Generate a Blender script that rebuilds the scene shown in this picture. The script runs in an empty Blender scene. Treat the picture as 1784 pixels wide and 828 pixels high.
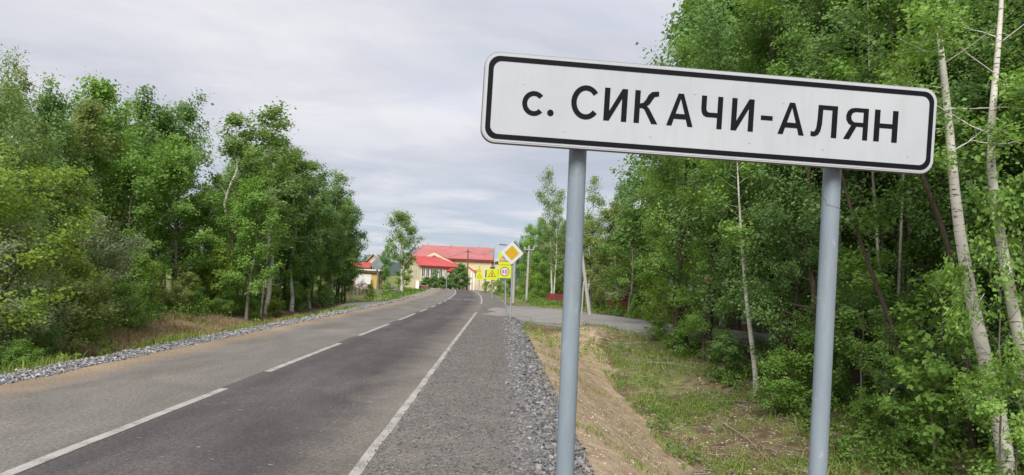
import bpy, bmesh, math, random
import numpy as np
from mathutils import Vector, Matrix

scene = bpy.context.scene
COL = scene.collection
# ------------------------------------------------------------------ camera
F = 1300.0                                    # focal length in photo pixels (photo 1784 x 828)
EYE = np.array([0.0, 0.0, 1.8])
def _n(a): return a / np.linalg.norm(a)
def _ray(x, y): return np.array([x - 892.0, 414.0 - y, -F])
_Y = _n(_ray(872, 488)); _Z = _n(np.cross(_n(_ray(1872, 533)), _Y)); _X = np.cross(_Y, _Z)
ROT = np.array([_X, _Y, _Z])
cam = bpy.data.cameras.new('camera'); cam_o = bpy.data.objects.new('camera', cam); COL.objects.link(cam_o)
cam.sensor_width = 36.0; cam.lens = 36.0 * F / 1784.0; cam.clip_start = 0.05; cam.clip_end = 30000
m4 = Matrix.Identity(4)
for i in range(3):
    for j in range(3): m4[i][j] = ROT[i][j]
    m4[i][3] = EYE[i]
cam_o.matrix_world = m4
scene.camera = cam_o
def pt(x, y, d):
    """world point seen at photo pixel (x, y), d metres up the road"""
    r = ROT @ _ray(x, y)
    return EYE + r * (d / r[1])
# ------------------------------------------------------------------ light
SUN_EL, SUN_AZ = math.radians(44), math.radians(192)      # azimuth clockwise from +Y: high behind the camera
world = bpy.data.worlds.new('World'); scene.world = world; world.use_nodes = True
wn, wl = world.node_tree.nodes, world.node_tree.links
def wnode(t, **k):
    n = wn.new(t)
    for a, b in k.items(): setattr(n, a, b)
    return n
bg = wn['Background']; bg.inputs[1].default_value = 0.05
sky = wnode('ShaderNodeTexSky', sky_type='NISHITA', sun_disc=False, sun_elevation=SUN_EL, sun_rotation=SUN_AZ)
tc = wnode('ShaderNodeTexCoord'); sx = wnode('ShaderNodeSeparateXYZ'); wl.new(tc.outputs['Generated'], sx.inputs[0])
def wmath(op, a, b=None, clamp=False):
    n = wnode('ShaderNodeMath', operation=op, use_clamp=clamp)
    for i, v in enumerate((a, b)):
        if v is None: continue
        if isinstance(v, (int, float)): n.inputs[i].default_value = v
        else: wl.new(v, n.inputs[i])
    return n.outputs[0]
zz = wmath('ADD', wmath('MAXIMUM', sx.outputs[2], 0.0), 0.06)
cx = wnode('ShaderNodeCombineXYZ')
wl.new(wmath('DIVIDE', sx.outputs[0], zz), cx.inputs[0]); wl.new(wmath('DIVIDE', sx.outputs[1], zz), cx.inputs[1])
def wnoise(scale, detail, rough, off):
    mp = wnode('ShaderNodeMapping'); mp.inputs['Location'].default_value = off; wl.new(cx.outputs[0], mp.inputs[0])
    n = wnode('ShaderNodeTexNoise'); n.inputs['Scale'].default_value = scale; n.inputs['Detail'].default_value = detail
    n.inputs['Roughness'].default_value = rough; n.inputs['Distortion'].default_value = 0.35
    wl.new(mp.outputs[0], n.inputs['Vector']); return n.outputs[0]
def wramp(src, stops):
    r = wnode('ShaderNodeValToRGB'); e = r.color_ramp.elements
    e[0].position, e[0].color = stops[0]; e[1].position, e[1].color = stops[-1]
    for p, c in stops[1:-1]:
        k = e.new(p); k.color = c
    wl.new(src, r.inputs[0]); return r.outputs[0]
cloud = wramp(wnoise(0.62, 7, 0.55, (3.1, 1.2, 0)), [(0.32, (.54, .575, .66, 1)), (0.46, (.665, .68, .755, 1)), (0.54, (.73, .735, .80, 1)), (0.64, (.84, .84, .88, 1))])
cover = wramp(wnoise(0.33, 6, 0.6, (8.2, 4.4, 2)), [(0.30, (.74, .74, .74, 1)), (0.42, (1, 1, 1, 1))])
low = wmath('MULTIPLY', wramp(wnoise(0.75, 6, 0.55, (1.7, 6.3, 4)), [(0.40, (0, 0, 0, 1)), (0.56, (1, 1, 1, 1))]), wramp(sx.outputs[2], [(0.03, (.85, .85, .85, 1)), (0.22, (0, 0, 0, 1))]))
lowm = wnode('ShaderNodeMix', data_type='RGBA'); wl.new(low, lowm.inputs['Factor']); wl.new(cloud, lowm.inputs['A']); lowm.inputs['B'].default_value = (.40, .485, .62, 1); cloud = lowm.outputs['Result']
sc10 = wnode('ShaderNodeVectorMath', operation='SCALE'); sc10.inputs['Scale'].default_value = 5.85; wl.new(cloud, sc10.inputs[0])
mixs = wnode('ShaderNodeMix', data_type='RGBA'); wl.new(wmath('MULTIPLY', cover, wramp(sx.outputs[2], [(0.015, (.82, .82, .82, 1)), (0.14, (1, 1, 1, 1))])), mixs.inputs['Factor'])
wl.new(sky.outputs[0], mixs.inputs['A']); wl.new(sc10.outputs[0], mixs.inputs['B']); wl.new(mixs.outputs['Result'], bg.inputs[0])
sun = bpy.data.lights.new('sun', 'SUN'); sun.energy = 1.5; sun.angle = math.radians(34); sun.color = (1.0, 0.965, 0.92)
sun_o = bpy.data.objects.new('sun', sun); COL.objects.link(sun_o)
sd = Vector((math.sin(SUN_AZ) * math.cos(SUN_EL), math.cos(SUN_AZ) * math.cos(SUN_EL), math.sin(SUN_EL)))
sun_o.rotation_euler = sd.to_track_quat('Z', 'Y').to_euler()
vs = scene.view_settings
scene.display_settings.display_device = 'sRGB'
vs.view_transform = 'Standard'; vs.look = 'None'; vs.gamma = 1.0; vs.use_curve_mapping = False; vs.exposure = 1.8
cy = scene.cycles
cy.max_bounces = 8; cy.diffuse_bounces = 7; cy.transmission_bounces = 7; cy.transparent_max_bounces = 4; cy.glossy_bounces = 2
# ------------------------------------------------------------------ object helpers
def obj(name, mesh, mat=None, parent=None, loc=None, kind=None):
    o = bpy.data.objects.new(name, mesh); COL.objects.link(o)
    if mat is not None and mesh is not None:
        mesh.materials.clear()
        for m in (mat if isinstance(mat, (list, tuple)) else [mat]): mesh.materials.append(m)
    if parent is not None: o.parent = parent
    if loc is not None: o.location = loc
    if kind: o['kind'] = kind
    return o
def tag(o, label, cat, group=None):
    o['label'] = label; o['category'] = cat
    if group: o['group'] = group
    return o
def thing(name, label, cat, loc=(0, 0, 0), rz=0.0, group=None):
    o = bpy.data.objects.new(name, None); COL.objects.link(o)
    o.location = loc; o.rotation_euler = (0, 0, rz); o.empty_display_size = 0.2
    return tag(o, label, cat, group)
def npmesh(name, V, Fs, smooth=False, attrs=None):
    """V (n,3); Fs a list of face arrays (k,3) or (k,4)"""
    me = bpy.data.meshes.new(name); V = np.asarray(V, np.float32)
    Fs = [np.asarray(f, np.int32) for f in Fs if len(f)]
    me.vertices.add(len(V)); me.vertices.foreach_set('co', V.ravel())
    loops = np.concatenate([f.ravel() for f in Fs]); tot = np.concatenate([np.full(len(f), f.shape[1], np.int32) for f in Fs])
    start = np.concatenate([[0], np.cumsum(tot)[:-1]]).astype(np.int32)
    me.loops.add(len(loops)); me.loops.foreach_set('vertex_index', loops)
    me.polygons.add(len(tot)); me.polygons.foreach_set('loop_start', start)
    me.polygons.foreach_set('use_smooth', np.full(len(tot), smooth, bool))
    for k, (dom, val) in (attrs or {}).items():
        val = np.asarray(val, np.float32)
        if val.ndim == 2:
            a = me.attributes.new(k, 'FLOAT_COLOR', dom); a.data.foreach_set('color', np.c_[val, np.ones(len(val))].astype(np.float32).ravel())
        else:
            a = me.attributes.new(k, 'FLOAT', dom); a.data.foreach_set('value', val)
    me.update(calc_edges=True); me.validate(); return me
class MB:
    def __init__(s): s.v = []; s.f = []
    def box(s, x0, y0, z0, x1, y1, z1, M=None):
        b = len(s.v)
        P = [Vector(p) for p in ((x0,y0,z0),(x1,y0,z0),(x1,y1,z0),(x0,y1,z0),(x0,y0,z1),(x1,y0,z1),(x1,y1,z1),(x0,y1,z1))]
        s.v += [tuple(M @ p) if M else tuple(p) for p in P]
        s.f += [tuple(b + i for i in q) for q in ((3,2,1,0),(4,5,6,7),(0,1,5,4),(1,2,6,5),(2,3,7,6),(3,0,4,7))]; return s
    def poly(s, pts):
        b = len(s.v); s.v += [tuple(p) for p in pts]; s.f.append(tuple(range(b, b + len(pts)))); return s
    def prism(s, pts, d):
        """closed polygon pts extruded by vector d"""
        n = len(pts); b = len(s.v); d = Vector(d)
        s.v += [tuple(p) for p in pts] + [tuple(Vector(p) + d) for p in pts]
        s.f.append(tuple(range(b + n - 1, b - 1, -1))); s.f.append(tuple(range(b + n, b + 2 * n)))
        for i in range(n): s.f.append((b + i, b + (i + 1) % n, b + n + (i + 1) % n, b + n + i))
        return s
    def tube(s, pts, r, n=8, cap=True):
        pts = np.asarray(pts, float); r = np.broadcast_to(np.asarray(r, float), (len(pts),))
        V, Fq = tube(pts, r, n); b = len(s.v); s.v += [tuple(v) for v in V]; s.f += [tuple(b + int(i) for i in q) for q in Fq]
        if cap: s.f.append(tuple(b + i for i in range(n - 1, -1, -1))); s.f.append(tuple(b + (len(pts) - 1) * n + i for i in range(n)))
        return s
    def mesh(s, name, smooth=False, bevel=0.0):
        me = bpy.data.meshes.new(name); me.from_pydata(s.v, [], s.f)
        bm = bmesh.new(); bm.from_mesh(me); bmesh.ops.recalc_face_normals(bm, faces=bm.faces)
        if bevel: bmesh.ops.bevel(bm, geom=list(bm.edges), offset=bevel, segments=2, affect='EDGES')
        bm.to_mesh(me); bm.free()
        if smooth:
            me.polygons.foreach_set('use_smooth', [True] * len(me.polygons))
            try: me.set_sharp_from_angle(angle=math.radians(40))
            except Exception: pass
        me.update(); return me
    def build(s, name, mat, parent=None, loc=None, smooth=False, bevel=0.0, kind=None):
        return obj(name, s.mesh(name, smooth, bevel), mat, parent, loc, kind)
def tube(P, r, n):
    m = len(P); T = np.gradient(P, axis=0); T /= np.linalg.norm(T, axis=1)[:, None] + 1e-9
    ref = np.array([1.0, 0.13, 0.05]) if abs(T[0][0]) < 0.8 else np.array([0.1, 1.0, 0.07])
    A = np.cross(T, ref); A /= np.linalg.norm(A, axis=1)[:, None] + 1e-9; B = np.cross(T, A)
    a = np.arange(n) * 2 * math.pi / n
    V = P[:, None] + r[:, None, None] * (np.cos(a)[None, :, None] * A[:, None] + np.sin(a)[None, :, None] * B[:, None])
    i = np.arange(m - 1)[:, None] * n; j = np.arange(n)[None]; k = (np.arange(n) + 1)[None] % n
    Fq = np.stack([i + j, i + k, i + n + k, i + n + j], -1).reshape(-1, 4)
    return V.reshape(-1, 3), Fq
# ------------------------------------------------------------------ material helpers
class Mat:
    def __init__(s, name, col=(.5, .5, .5), rough=.7, metal=0.0, spec=.35):
        s.m = bpy.data.materials.new(name); s.m.use_nodes = True; s.n = s.m.node_tree.nodes; s.l = s.m.node_tree.links
        s.p = s.n['Principled BSDF']; s.out = s.n['Material Output']
        s.set('Base Color', (*col, 1)); s.set('Roughness', rough); s.set('Metallic', metal); s.set('Specular IOR Level', spec)
    def set(s, k, v):
        if hasattr(v, 'is_output'): s.l.new(v, s.p.inputs[k])
        else: s.p.inputs[k].default_value = v
        return s
    def node(s, t, **k):
        n = s.n.new(t)
        for a, b in k.items(): setattr(n, a, b)
        return n
    def inp(s, n, i, v):
        if hasattr(v, 'is_output'): s.l.new(v, n.inputs[i])
        else: n.inputs[i].default_value = v
    def coord(s, which='Object', scale=(1, 1, 1), loc=(0, 0, 0)):
        t = s.node('ShaderNodeTexCoord'); mp = s.node('ShaderNodeMapping'); s.l.new(t.outputs[which], mp.inputs[0])
        mp.inputs['Scale'].default_value = scale; mp.inputs['Location'].default_value = loc; return mp.outputs[0]
    def world_pos(s, scale=(1, 1, 1)):
        g = s.node('ShaderNodeNewGeometry'); mp = s.node('ShaderNodeMapping'); s.l.new(g.outputs['Position'], mp.inputs[0])
        mp.inputs['Scale'].default_value = scale; return mp.outputs[0]
    def noise(s, vec, scale=5, detail=5, rough=.55, dist=0.0):
        n = s.node('ShaderNodeTexNoise'); s.l.new(vec, n.inputs['Vector'])
        n.inputs['Scale'].default_value = scale; n.inputs['Detail'].default_value = detail; n.inputs['Roughness'].default_value = rough; n.inputs['Distortion'].default_value = dist
        return n.outputs[0]
    def voro(s, vec, scale, out='Color', feature='F1'):
        n = s.node('ShaderNodeTexVoronoi', feature=feature); s.l.new(vec, n.inputs['Vector']); n.inputs['Scale'].default_value = scale; return n.outputs[out]
    def ramp(s, src, stops, interp='LINEAR'):
        r = s.node('ShaderNodeValToRGB'); cr = r.color_ramp; cr.interpolation = interp; e = cr.elements
        def c4(c): return (c, c, c, 1) if isinstance(c, (int, float)) else (*c, 1)
        e[0].position, e[0].color = stops[0][0], c4(stops[0][1]); e[1].position, e[1].color = stops[-1][0], c4(stops[-1][1])
        for p, c in stops[1:-1]:
            k = e.new(p); k.color = c4(c)
        s.l.new(src, r.inputs[0]); return r.outputs[0]
    def mix(s, f, a, b, mode='MIX'):
        n = s.node('ShaderNodeMix', data_type='RGBA', blend_type=mode)
        for k, v in (('Factor', f), ('A', a), ('B', b)):
            if hasattr(v, 'is_output'): s.l.new(v, n.inputs[k])
            elif k == 'Factor': n.inputs[k].default_value = v
            else: n.inputs[k].default_value = (*v, 1)
        return n.outputs['Result']
    def math(s, op, a, b=0.0, clamp=False):
        n = s.node('ShaderNodeMath', operation=op, use_clamp=clamp); s.inp(n, 0, a); s.inp(n, 1, b); return n.outputs[0]
    def attr(s, name, out='Fac'):
        n = s.node('ShaderNodeAttribute', attribute_name=name); return n.outputs[out]
    def bump(s, h, strength=.5, dist=.02):
        n = s.node('ShaderNodeBump'); n.inputs['Strength'].default_value = strength; n.inputs['Distance'].default_value = dist
        s.l.new(h, n.inputs['Height']); s.l.new(n.outputs[0], s.p.inputs['Normal']); return s
def simple(name, col, rough=.7, metal=0.0, var=.12, scale=6.0, bump=0.0, spec=.35):
    M = Mat(name, col, rough, metal, spec); v = M.coord()
    n = M.noise(v, scale, 6, .6)
    a = tuple(min(1, c * (1 + var)) for c in col); b = tuple(c * (1 - var) for c in col)
    M.set('Base Color', M.ramp(n, [(.3, b), (.7, a)]))
    if bump: M.bump(M.noise(v, scale * 6, 4), bump, .01)
    return M.m
def leaf_mat(name, dark, light, transl=.35, tip=None):
    M = Mat(name, light, .55, 0, .3)
    t = M.attr('tint'); nz = M.noise(M.world_pos(), .9, 3, .6)
    f = M.math('ADD', M.math('MULTIPLY', t, .65), M.math('MULTIPLY', nz, .5))
    c = M.ramp(f, [(.25, dark), (.62, light), (.95, tip or tuple(min(1, x * 1.35) for x in light))])
    M.set('Base Color', c)
    tr = M.node('ShaderNodeBsdfTranslucent'); tc_ = M.mix(1.0, c, (1.25, 1.25, .7), 'MULTIPLY'); M.l.new(tc_, tr.inputs[0])
    mx = M.node('ShaderNodeMixShader'); mx.inputs[0].default_value = transl
    M.l.new(M.p.outputs[0], mx.inputs[1]); M.l.new(tr.outputs[0], mx.inputs[2]); M.l.new(mx.outputs[0], M.out.inputs[0])
    return M.m
# ------------------------------------------------------------------ the lie of the land
def bend(y):
    y = np.asarray(y, float); t = np.clip(y, 40, 115)
    return -0.00052 * (t - 40) ** 2 - 0.078 * np.maximum(y - 115, 0)
def crest(y):
    y = np.asarray(y, float); t = np.clip(y - 112, 0, 35)
    return -0.0006 * t ** 2 - 0.042 * np.clip(y - 147, 0, 25)
def sstep(a, b, x):
    t = np.clip((np.asarray(x, float) - a) / (b - a), 0, 1); return t * t * (3 - 2 * t)
SR = np.array([[-1.3, 47.5], [1.5, 44.0], [4.2, 38.6], [6.9, 33.8], [11.0, 31.0], [18.0, 30.5], [32.0, 33.0]])  # side road centre line
SRW = np.array([8.0, 5.4, 4.3, 3.5, 3.0, 2.8, 2.8])                                                           # its half width
def side_dist(x, y):
    """signed distance beyond the side road's edge (negative on it)"""
    x = np.asarray(x, float); y = np.asarray(y, float); best = np.full(np.broadcast(x, y).shape, 1e9)
    for i in range(len(SR) - 1):
        a, b = SR[i], SR[i + 1]; d = b - a; L2 = d @ d
        t = np.clip(((x - a[0]) * d[0] + (y - a[1]) * d[1]) / L2, 0, 1)
        w = SRW[i] * (1 - t) + SRW[i + 1] * t
        best = np.minimum(best, np.hypot(x - a[0] - t * d[0], y - a[1] - t * d[1]) - w)
    return best
def wob(x, y, s, k=0.0):
    return np.sin(x * s + 1.3 * np.sin(y * s * .7 + k)) * np.cos(y * s * 1.13 + 1.7 * np.sin(x * s * .53 + k * 2))
def ground_h(x, y):
    x = np.asarray(x, float); y = np.asarray(y, float); xr = x - bend(y)
    D = 1.15 * (1 - sstep(14, 34, y)) + .28
    D = np.where(y > 44, .28 * (1 - sstep(44, 56, y)) + .05, D)
    foot = 3.8 - .3 * sstep(12, 34, y)
    right = -D * sstep(.72, foot, xr) + D * .5 * sstep(4.2, 8.5, xr) + .10 * wob(x, y, .9, 1) * sstep(3, 6, xr)
    left = -.75 * sstep(7.6, 9.9, -xr) * (1 - .6 * sstep(55, 70, y)) + .5 * sstep(9.8, 13.5, -xr) + .10 * wob(x, y, .8, 2) * sstep(9.5, 12, -xr)
    z = right * (xr > 0) + left * (xr < 0)
    z = z + .018 * wob(x, y, 4.3, .5) * (sstep(.8, 1.4, xr) + sstep(8, 8.6, -xr)) + .03 * wob(x, y, 1.9, 3) * (sstep(1.0, 2.2, xr) + sstep(8.2, 9, -xr))
    s = side_dist(x, y); w = 1 - sstep(0.0, 2.4, s)
    z = z * (1 - w) + (-.05) * w
    z += .55 * np.exp(-(((x - 3.6) / 1.1) ** 2 + ((y - 29.0) / 2.4) ** 2))          # earth mound by the culvert
    return z + crest(y) - .03
def gh(x, y): return float(ground_h(x, y))
def on(x, y, d):
    """foot on the ground below the point seen at photo pixel (x, y) at distance d"""
    p = pt(x, y, d); return np.array([p[0], p[1], gh(p[0], p[1])]), p[2]
RNG = np.random.default_rng(7)
random.seed(3)
# ------------------------------------------------------------------ ground
def axis(lo, hi, step, far, grow=1.22):
    a = list(np.arange(lo, hi, step)); s = step; v = hi
    while v < far: a.append(v); s *= grow; v += s
    a.append(far); s = step; v = lo; pre = []
    while v > -far: s *= grow; v -= s; pre.append(max(v, -far))
    return np.array(sorted(set(pre + a)))
gx = axis(-16, 13, .22, 9000); gy = axis(1.5, 62, .30, 9000)
GX, GY = np.meshgrid(gx, gy); gz = ground_h(np.clip(GX, -400, 400), GY)
nx, ny = len(gx), len(gy); ii = (np.arange(ny - 1)[:, None] * nx + np.arange(nx - 1)[None]).ravel()
xr = GX - bend(GY); sdist = side_dist(GX, GY)
n1 = wob(GX, GY, .55, 4); n2 = wob(GX, GY, 1.7, 5)
sand = sstep(.6, 1.0, xr) * (1 - sstep(3.2, 3.9, xr + .3 * n2)) * (1 - sstep(24, 32, GY)) + .55 * np.exp(-(((GX - 3.6) / 1.3) ** 2 + ((GY - 29) / 2.6) ** 2))
straw = sstep(8.6, 9.0, -xr) * (1 - sstep(13.0, 14.6, -xr + .8 * n1)) * sstep(17, 22, GY + 2 * n1) * (1 - sstep(29, 34, GY))
grav = np.clip((1 - sstep(-.3, 1.6, sdist + .4 * n2)) + (1 - sstep(7.4, 7.8, -xr)) * (xr < 0) + (1 - sstep(.5, .9, xr)) * (xr > 0), 0, 1)
grass = np.clip((.34 + .2 * sstep(12, 22, GY)) * sstep(3.5, 4.0, xr) * (1 - sstep(6.0, 8.0, xr + .9 * n1)) + .7 * sstep(7.5, 8.0, -xr) * (1 - sstep(9.5, 11.5, -xr)) + sstep(48, 60, GY) * .6 + sstep(120, 200, np.abs(GX) + GY) , 0, 1)
ground_me = npmesh('ground', np.c_[GX.ravel(), GY.ravel(), gz.ravel()], [np.stack([ii, ii + 1, ii + nx + 1, ii + nx], -1)], True,
                   {'zone': ('POINT', np.clip(np.stack([np.maximum(sand, 0), grass, grav], -1).reshape(-1, 3), 0, 1)), 'straw': ('POINT', straw.ravel())})
M = Mat('earth', rough=.95, spec=.1); P = M.world_pos()
zn = M.node('ShaderNodeSeparateColor'); M.l.new(M.attr('zone', 'Color'), zn.inputs[0])
fine = M.noise(P, 26, 6, .7); mid = M.noise(P, 3.2, 6, .65); big = M.noise(P, .7, 4, .6)
soil = M.ramp(mid, [(.3, (.07, .052, .032)), (.5, (.145, .105, .065)), (.7, (.26, .20, .13))])
sandc = M.ramp(M.math('ADD', M.math('MULTIPLY', fine, .45), M.math('MULTIPLY', mid, .55)), [(.36, (.191, .144, .091)), (.5, (.348, .265, .174)), (.63, (.470, .374, .261))])
grassc = M.ramp(M.math('ADD', M.math('MULTIPLY', fine, .4), M.math('MULTIPLY', big, .6)), [(.35, (.085, .105, .035)), (.5, (.15, .18, .055)), (.65, (.27, .24, .11))])
strawc = M.ramp(M.noise(M.world_pos((1, 1, 1)), 9, 6, .75), [(.3, (.10, .085, .04)), (.5, (.24, .17, .10)), (.7, (.36, .28, .17))])
gravc = M.ramp(M.noise(P, 38, 4, .75), [(.32, (.098, .098, .101)), (.5, (.209, .209, .209)), (.68, (.334, .327, .320))])
def wgt(a, n, k=.5): return M.math('ADD', a, M.math('MULTIPLY', M.math('SUBTRACT', n, .5), k), True)
def gate(a): return M.ramp(a, [(.35, 0.0), (.62, 1.0)])
c = M.mix(gate(wgt(zn.outputs[1], M.math('ADD', M.math('MULTIPLY', mid, .5), M.math('MULTIPLY', M.noise(P, 1.3, 5, .7), .5)), 2.2)), soil, grassc)
c = M.mix(gate(wgt(M.attr('straw'), mid, .7)), c, strawc)
c = M.mix(gate(wgt(zn.outputs[0], mid, .5)), c, sandc)
c = M.mix(gate(wgt(zn.outputs[2], fine, .5)), c, gravc)
M.set('Base Color', c); M.bump(M.math('ADD', fine, M.noise(P, 70, 3)), .7, .03)
obj('ground', ground_me, M.m, kind='structure')
# ------------------------------------------------------------------ road
def strip(name, offs, y0, y1, step, dz, mats, matof=None, kind='structure', parent=None, wig=0.0):
    """a sheet that follows the road; offs are lateral offsets from its axis"""
    ys = np.arange(y0, y1 + step * .5, step); b = bend(ys); V = []
    for k, o in enumerate(offs):
        w = wig * (k in (0, len(offs) - 1)) * (wob(ys, ys * 0 + o, 1.9, o) + .6 * wob(ys, ys * 0 + o, 5.1, o))
        V.append(np.c_[b + o + w, ys, crest(ys) + dz])
    V = np.stack(V, 1); n, m = V.shape[:2]
    I = (np.arange(n - 1)[:, None] * m + np.arange(m - 1)[None]).ravel()
    me = npmesh(name, V.reshape(-1, 3), [np.stack([I, I + 1, I + m + 1, I + m], -1)], True, {'lat': ('POINT', np.tile(np.asarray(offs, float), n))})
    o = obj(name, me, mats, parent, kind=kind)
    if matof is not None: me.polygons.foreach_set('material_index', np.tile(np.asarray(matof, np.int32), n - 1))
    return o
def asphalt(name, c0, c1, c2, dust, speck):
    M = Mat(name, rough=.88, spec=.25); P = M.world_pos(); lat = M.attr('lat')
    long_ = M.noise(M.world_pos((1.3, .09, 1)), 1.6, 5, .6); fine = M.noise(P, 95, 3, .7); mid = M.noise(P, 1.5, 6, .65, .4); grain = M.voro(P, 60)
    agg = M.noise(P, 38, 4, .8)
    f = M.math('ADD', M.math('MULTIPLY', long_, .42), M.math('ADD', M.math('MULTIPLY', mid, .28), M.math('MULTIPLY', agg, .34)))
    c = M.ramp(f, [(.38, c0), (.52, c1), (.68, c2)])
    track = M.math('MULTIPLY', M.math('ADD', M.math('SINE', M.math('MULTIPLY', lat, 3.6)), 1.0), M.math('MULTIPLY', long_, .16))
    c = M.mix(track, c, tuple(x * 1.35 for x in c2))
    er = M.node('ShaderNodeMapRange'); er.inputs[1].default_value = -2.15; er.inputs[2].default_value = -1.2; M.l.new(M.math('ADD', lat, M.math('MULTIPLY', M.math('SUBTRACT', mid, .5), .9)), er.inputs[0])
    c = M.mix(M.math('MULTIPLY', er.outputs[0], .62), c, (.20, .178, .148))
    jr = M.node('ShaderNodeMapRange'); jr.inputs[1].default_value = -3.75; jr.inputs[2].default_value = -4.15; M.l.new(M.math('ADD', lat, M.math('MULTIPLY', M.math('SUBTRACT', mid, .5), .9)), jr.inputs[0])
    c = M.mix(M.math('MULTIPLY', jr.outputs[0], .35), c, (.125, .113, .10))
    edge = M.ramp(M.math('ADD', M.math('MULTIPLY', lat, -1.0), M.math('MULTIPLY', M.math('SUBTRACT', mid, .5), 1.0)), [(0, 0.0), (1, 1.0)])
    mr = M.node('ShaderNodeMapRange'); mr.inputs[1].default_value = 6.05; mr.inputs[2].default_value = 6.75; M.l.new(M.math('ADD', M.math('MULTIPLY', lat, -1.0), M.math('MULTIPLY', M.math('SUBTRACT', mid, .5), .7)), mr.inputs[0])
    c = M.mix(M.math('MULTIPLY', mr.outputs[0], .85), c, (.265, .195, .126))
    c = M.mix(M.math('MULTIPLY', M.ramp(M.noise(M.world_pos((1, .35, 1)), .8, 5, .7), [(.52, 0.0), (.72, 1.0)]), dust), c, (.42, .36, .29))
    sp = M.ramp(M.noise(M.world_pos((6, 26, 6)) if False else M.world_pos((1, 2.5, 1)), 7, 2, .5), [(.71, 0.0), (.735, 1.0)])
    c = M.mix(M.math('MULTIPLY', sp, speck), c, (.42, .40, .36))
    g = M.mix(1.0, M.ramp(M.noise(P, 55, 3, .8), [(.3, .55), (.5, 1.0), (.68, 1.6)]), M.ramp(M.noise(P, 20, 4, .85), [(.32, .62), (.5, 1.0), (.66, 1.5)]), 'MULTIPLY')
    patch = M.ramp(M.noise(M.world_pos((1, .5, 1)), .55, 4, .6, .8), [(.36, .84), (.5, 1.0), (.64, 1.14)]); c = M.mix(1.0, c, patch, 'MULTIPLY')
    c = M.mix(1.0, c, g, 'MULTIPLY')
    M.set('Base Color', c); M.bump(M.math('ADD', fine, M.voro(P, 80, 'Distance')), .35, .006); return M.m
lane_l = asphalt('dusty_asphalt', (.128, .117, .105), (.157, .144, .13), (.184, .170, .155), .16, .15)
lane_r = asphalt('worn_asphalt', (.051, .046, .045), (.069, .062, .061), (.090, .081, .078), .10, .55)
JOINT, EDGE, LEFT = -4.12, -1.22, -6.98
road = strip('road', [LEFT, -6.2, -5.2, JOINT - .05, JOINT, -3.2, -2.2, -1.0], -30, 185, .6, .0, [lane_l, lane_r], [0, 0, 0, 0, 1, 1, 1], wig=.03)
# compact gravel shoulder beside the right lane
M = Mat('shoulder_gravel', rough=.95, spec=.15); P = M.world_pos()
cell = M.voro(P, 42); ce2 = M.voro(P, 85); fn = M.noise(P, 120, 3, .7); md = M.noise(P, 1.6, 5, .65)
vv = M.node('ShaderNodeSeparateColor'); M.l.new(cell, vv.inputs[0]); v2 = M.node('ShaderNodeSeparateColor'); M.l.new(ce2, v2.inputs[0])
f = M.math('ADD', M.math('MULTIPLY', vv.outputs[0], .4), M.math('ADD', M.math('MULTIPLY', v2.outputs[1], .35), M.math('MULTIPLY', fn, .35)))
c = M.ramp(f, [(.22, (.056, .051, .049)), (.5, (.129, .118, .108)), (.75, (.195, .181, .166)), (.92, (.299, .286, .265))])
c = M.mix(M.ramp(md, [(.45, 0.0), (.7, .22)]), c, (.33, .285, .235))
M.set('Base Color', c); M.bump(M.math('ADD', M.voro(P, 42, 'Distance'), M.voro(P, 85, 'Distance')), .6, .012)
shoulder_m = M.m
strip('gravel_shoulder', [-1.13, -.6, 0.0, .22, .5], -30, 175, .4, .006, shoulder_m, wig=.05)
# side road
def catmull(A, n):
    t = np.linspace(0, len(A) - 1, n); return np.stack([np.interp(t, np.arange(len(A)), A[:, k]) for k in range(A.shape[1])], 1)
S = catmull(np.c_[SR, SRW], 80)
for _ in range(3): S[1:-1] = (S[:-2] + S[1:-1] * 2 + S[2:]) / 4
T = np.gradient(S[:, :2], axis=0); T /= np.linalg.norm(T, axis=1)[:, None]; N = np.c_[-T[:, 1], T[:, 0]]
V = []
for k in np.linspace(-1, 1, 13):
    w = S[:, 2] + .25 * np.sin(np.arange(len(S)) * .7 + k) * (abs(k) > .9)
    q = S[:, :2] + N * (w * k)[:, None]; q[:, 0] = np.maximum(q[:, 0], bend(q[:, 1]) - .55 + .45 * np.sin(q[:, 1] * 1.9) * np.sin(q[:, 1] * .83 + 1)); V.append(np.c_[q, np.maximum(ground_h(q[:, 0], q[:, 1]) + .012, np.where(q[:, 0] < .9, .012, -9)) + .006 * (1 - abs(k))])
V = np.stack(V, 1); n, m = V.shape[:2]; I = (np.arange(n - 1)[:, None] * m + np.arange(m - 1)[None]).ravel()
M = Mat('side_road_gravel', rough=.95, spec=.15); P = M.world_pos()
c = M.ramp(M.math('ADD', M.math('MULTIPLY', M.noise(P, 34, 4, .75), .6), M.math('MULTIPLY', M.noise(P, 1.1, 5, .6), .4)), [(.33, (.151, .143, .135)), (.5, (.241, .229, .214)), (.66, (.340, .324, .301))])
M.set('Base Color', c); M.bump(M.noise(P, 60, 4, .7), .6, .02)
obj('side_road', npmesh('side_road', V.reshape(-1, 3), [np.stack([I, I + 1, I + m + 1, I + m], -1)], True), M.m, kind='structure')
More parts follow.
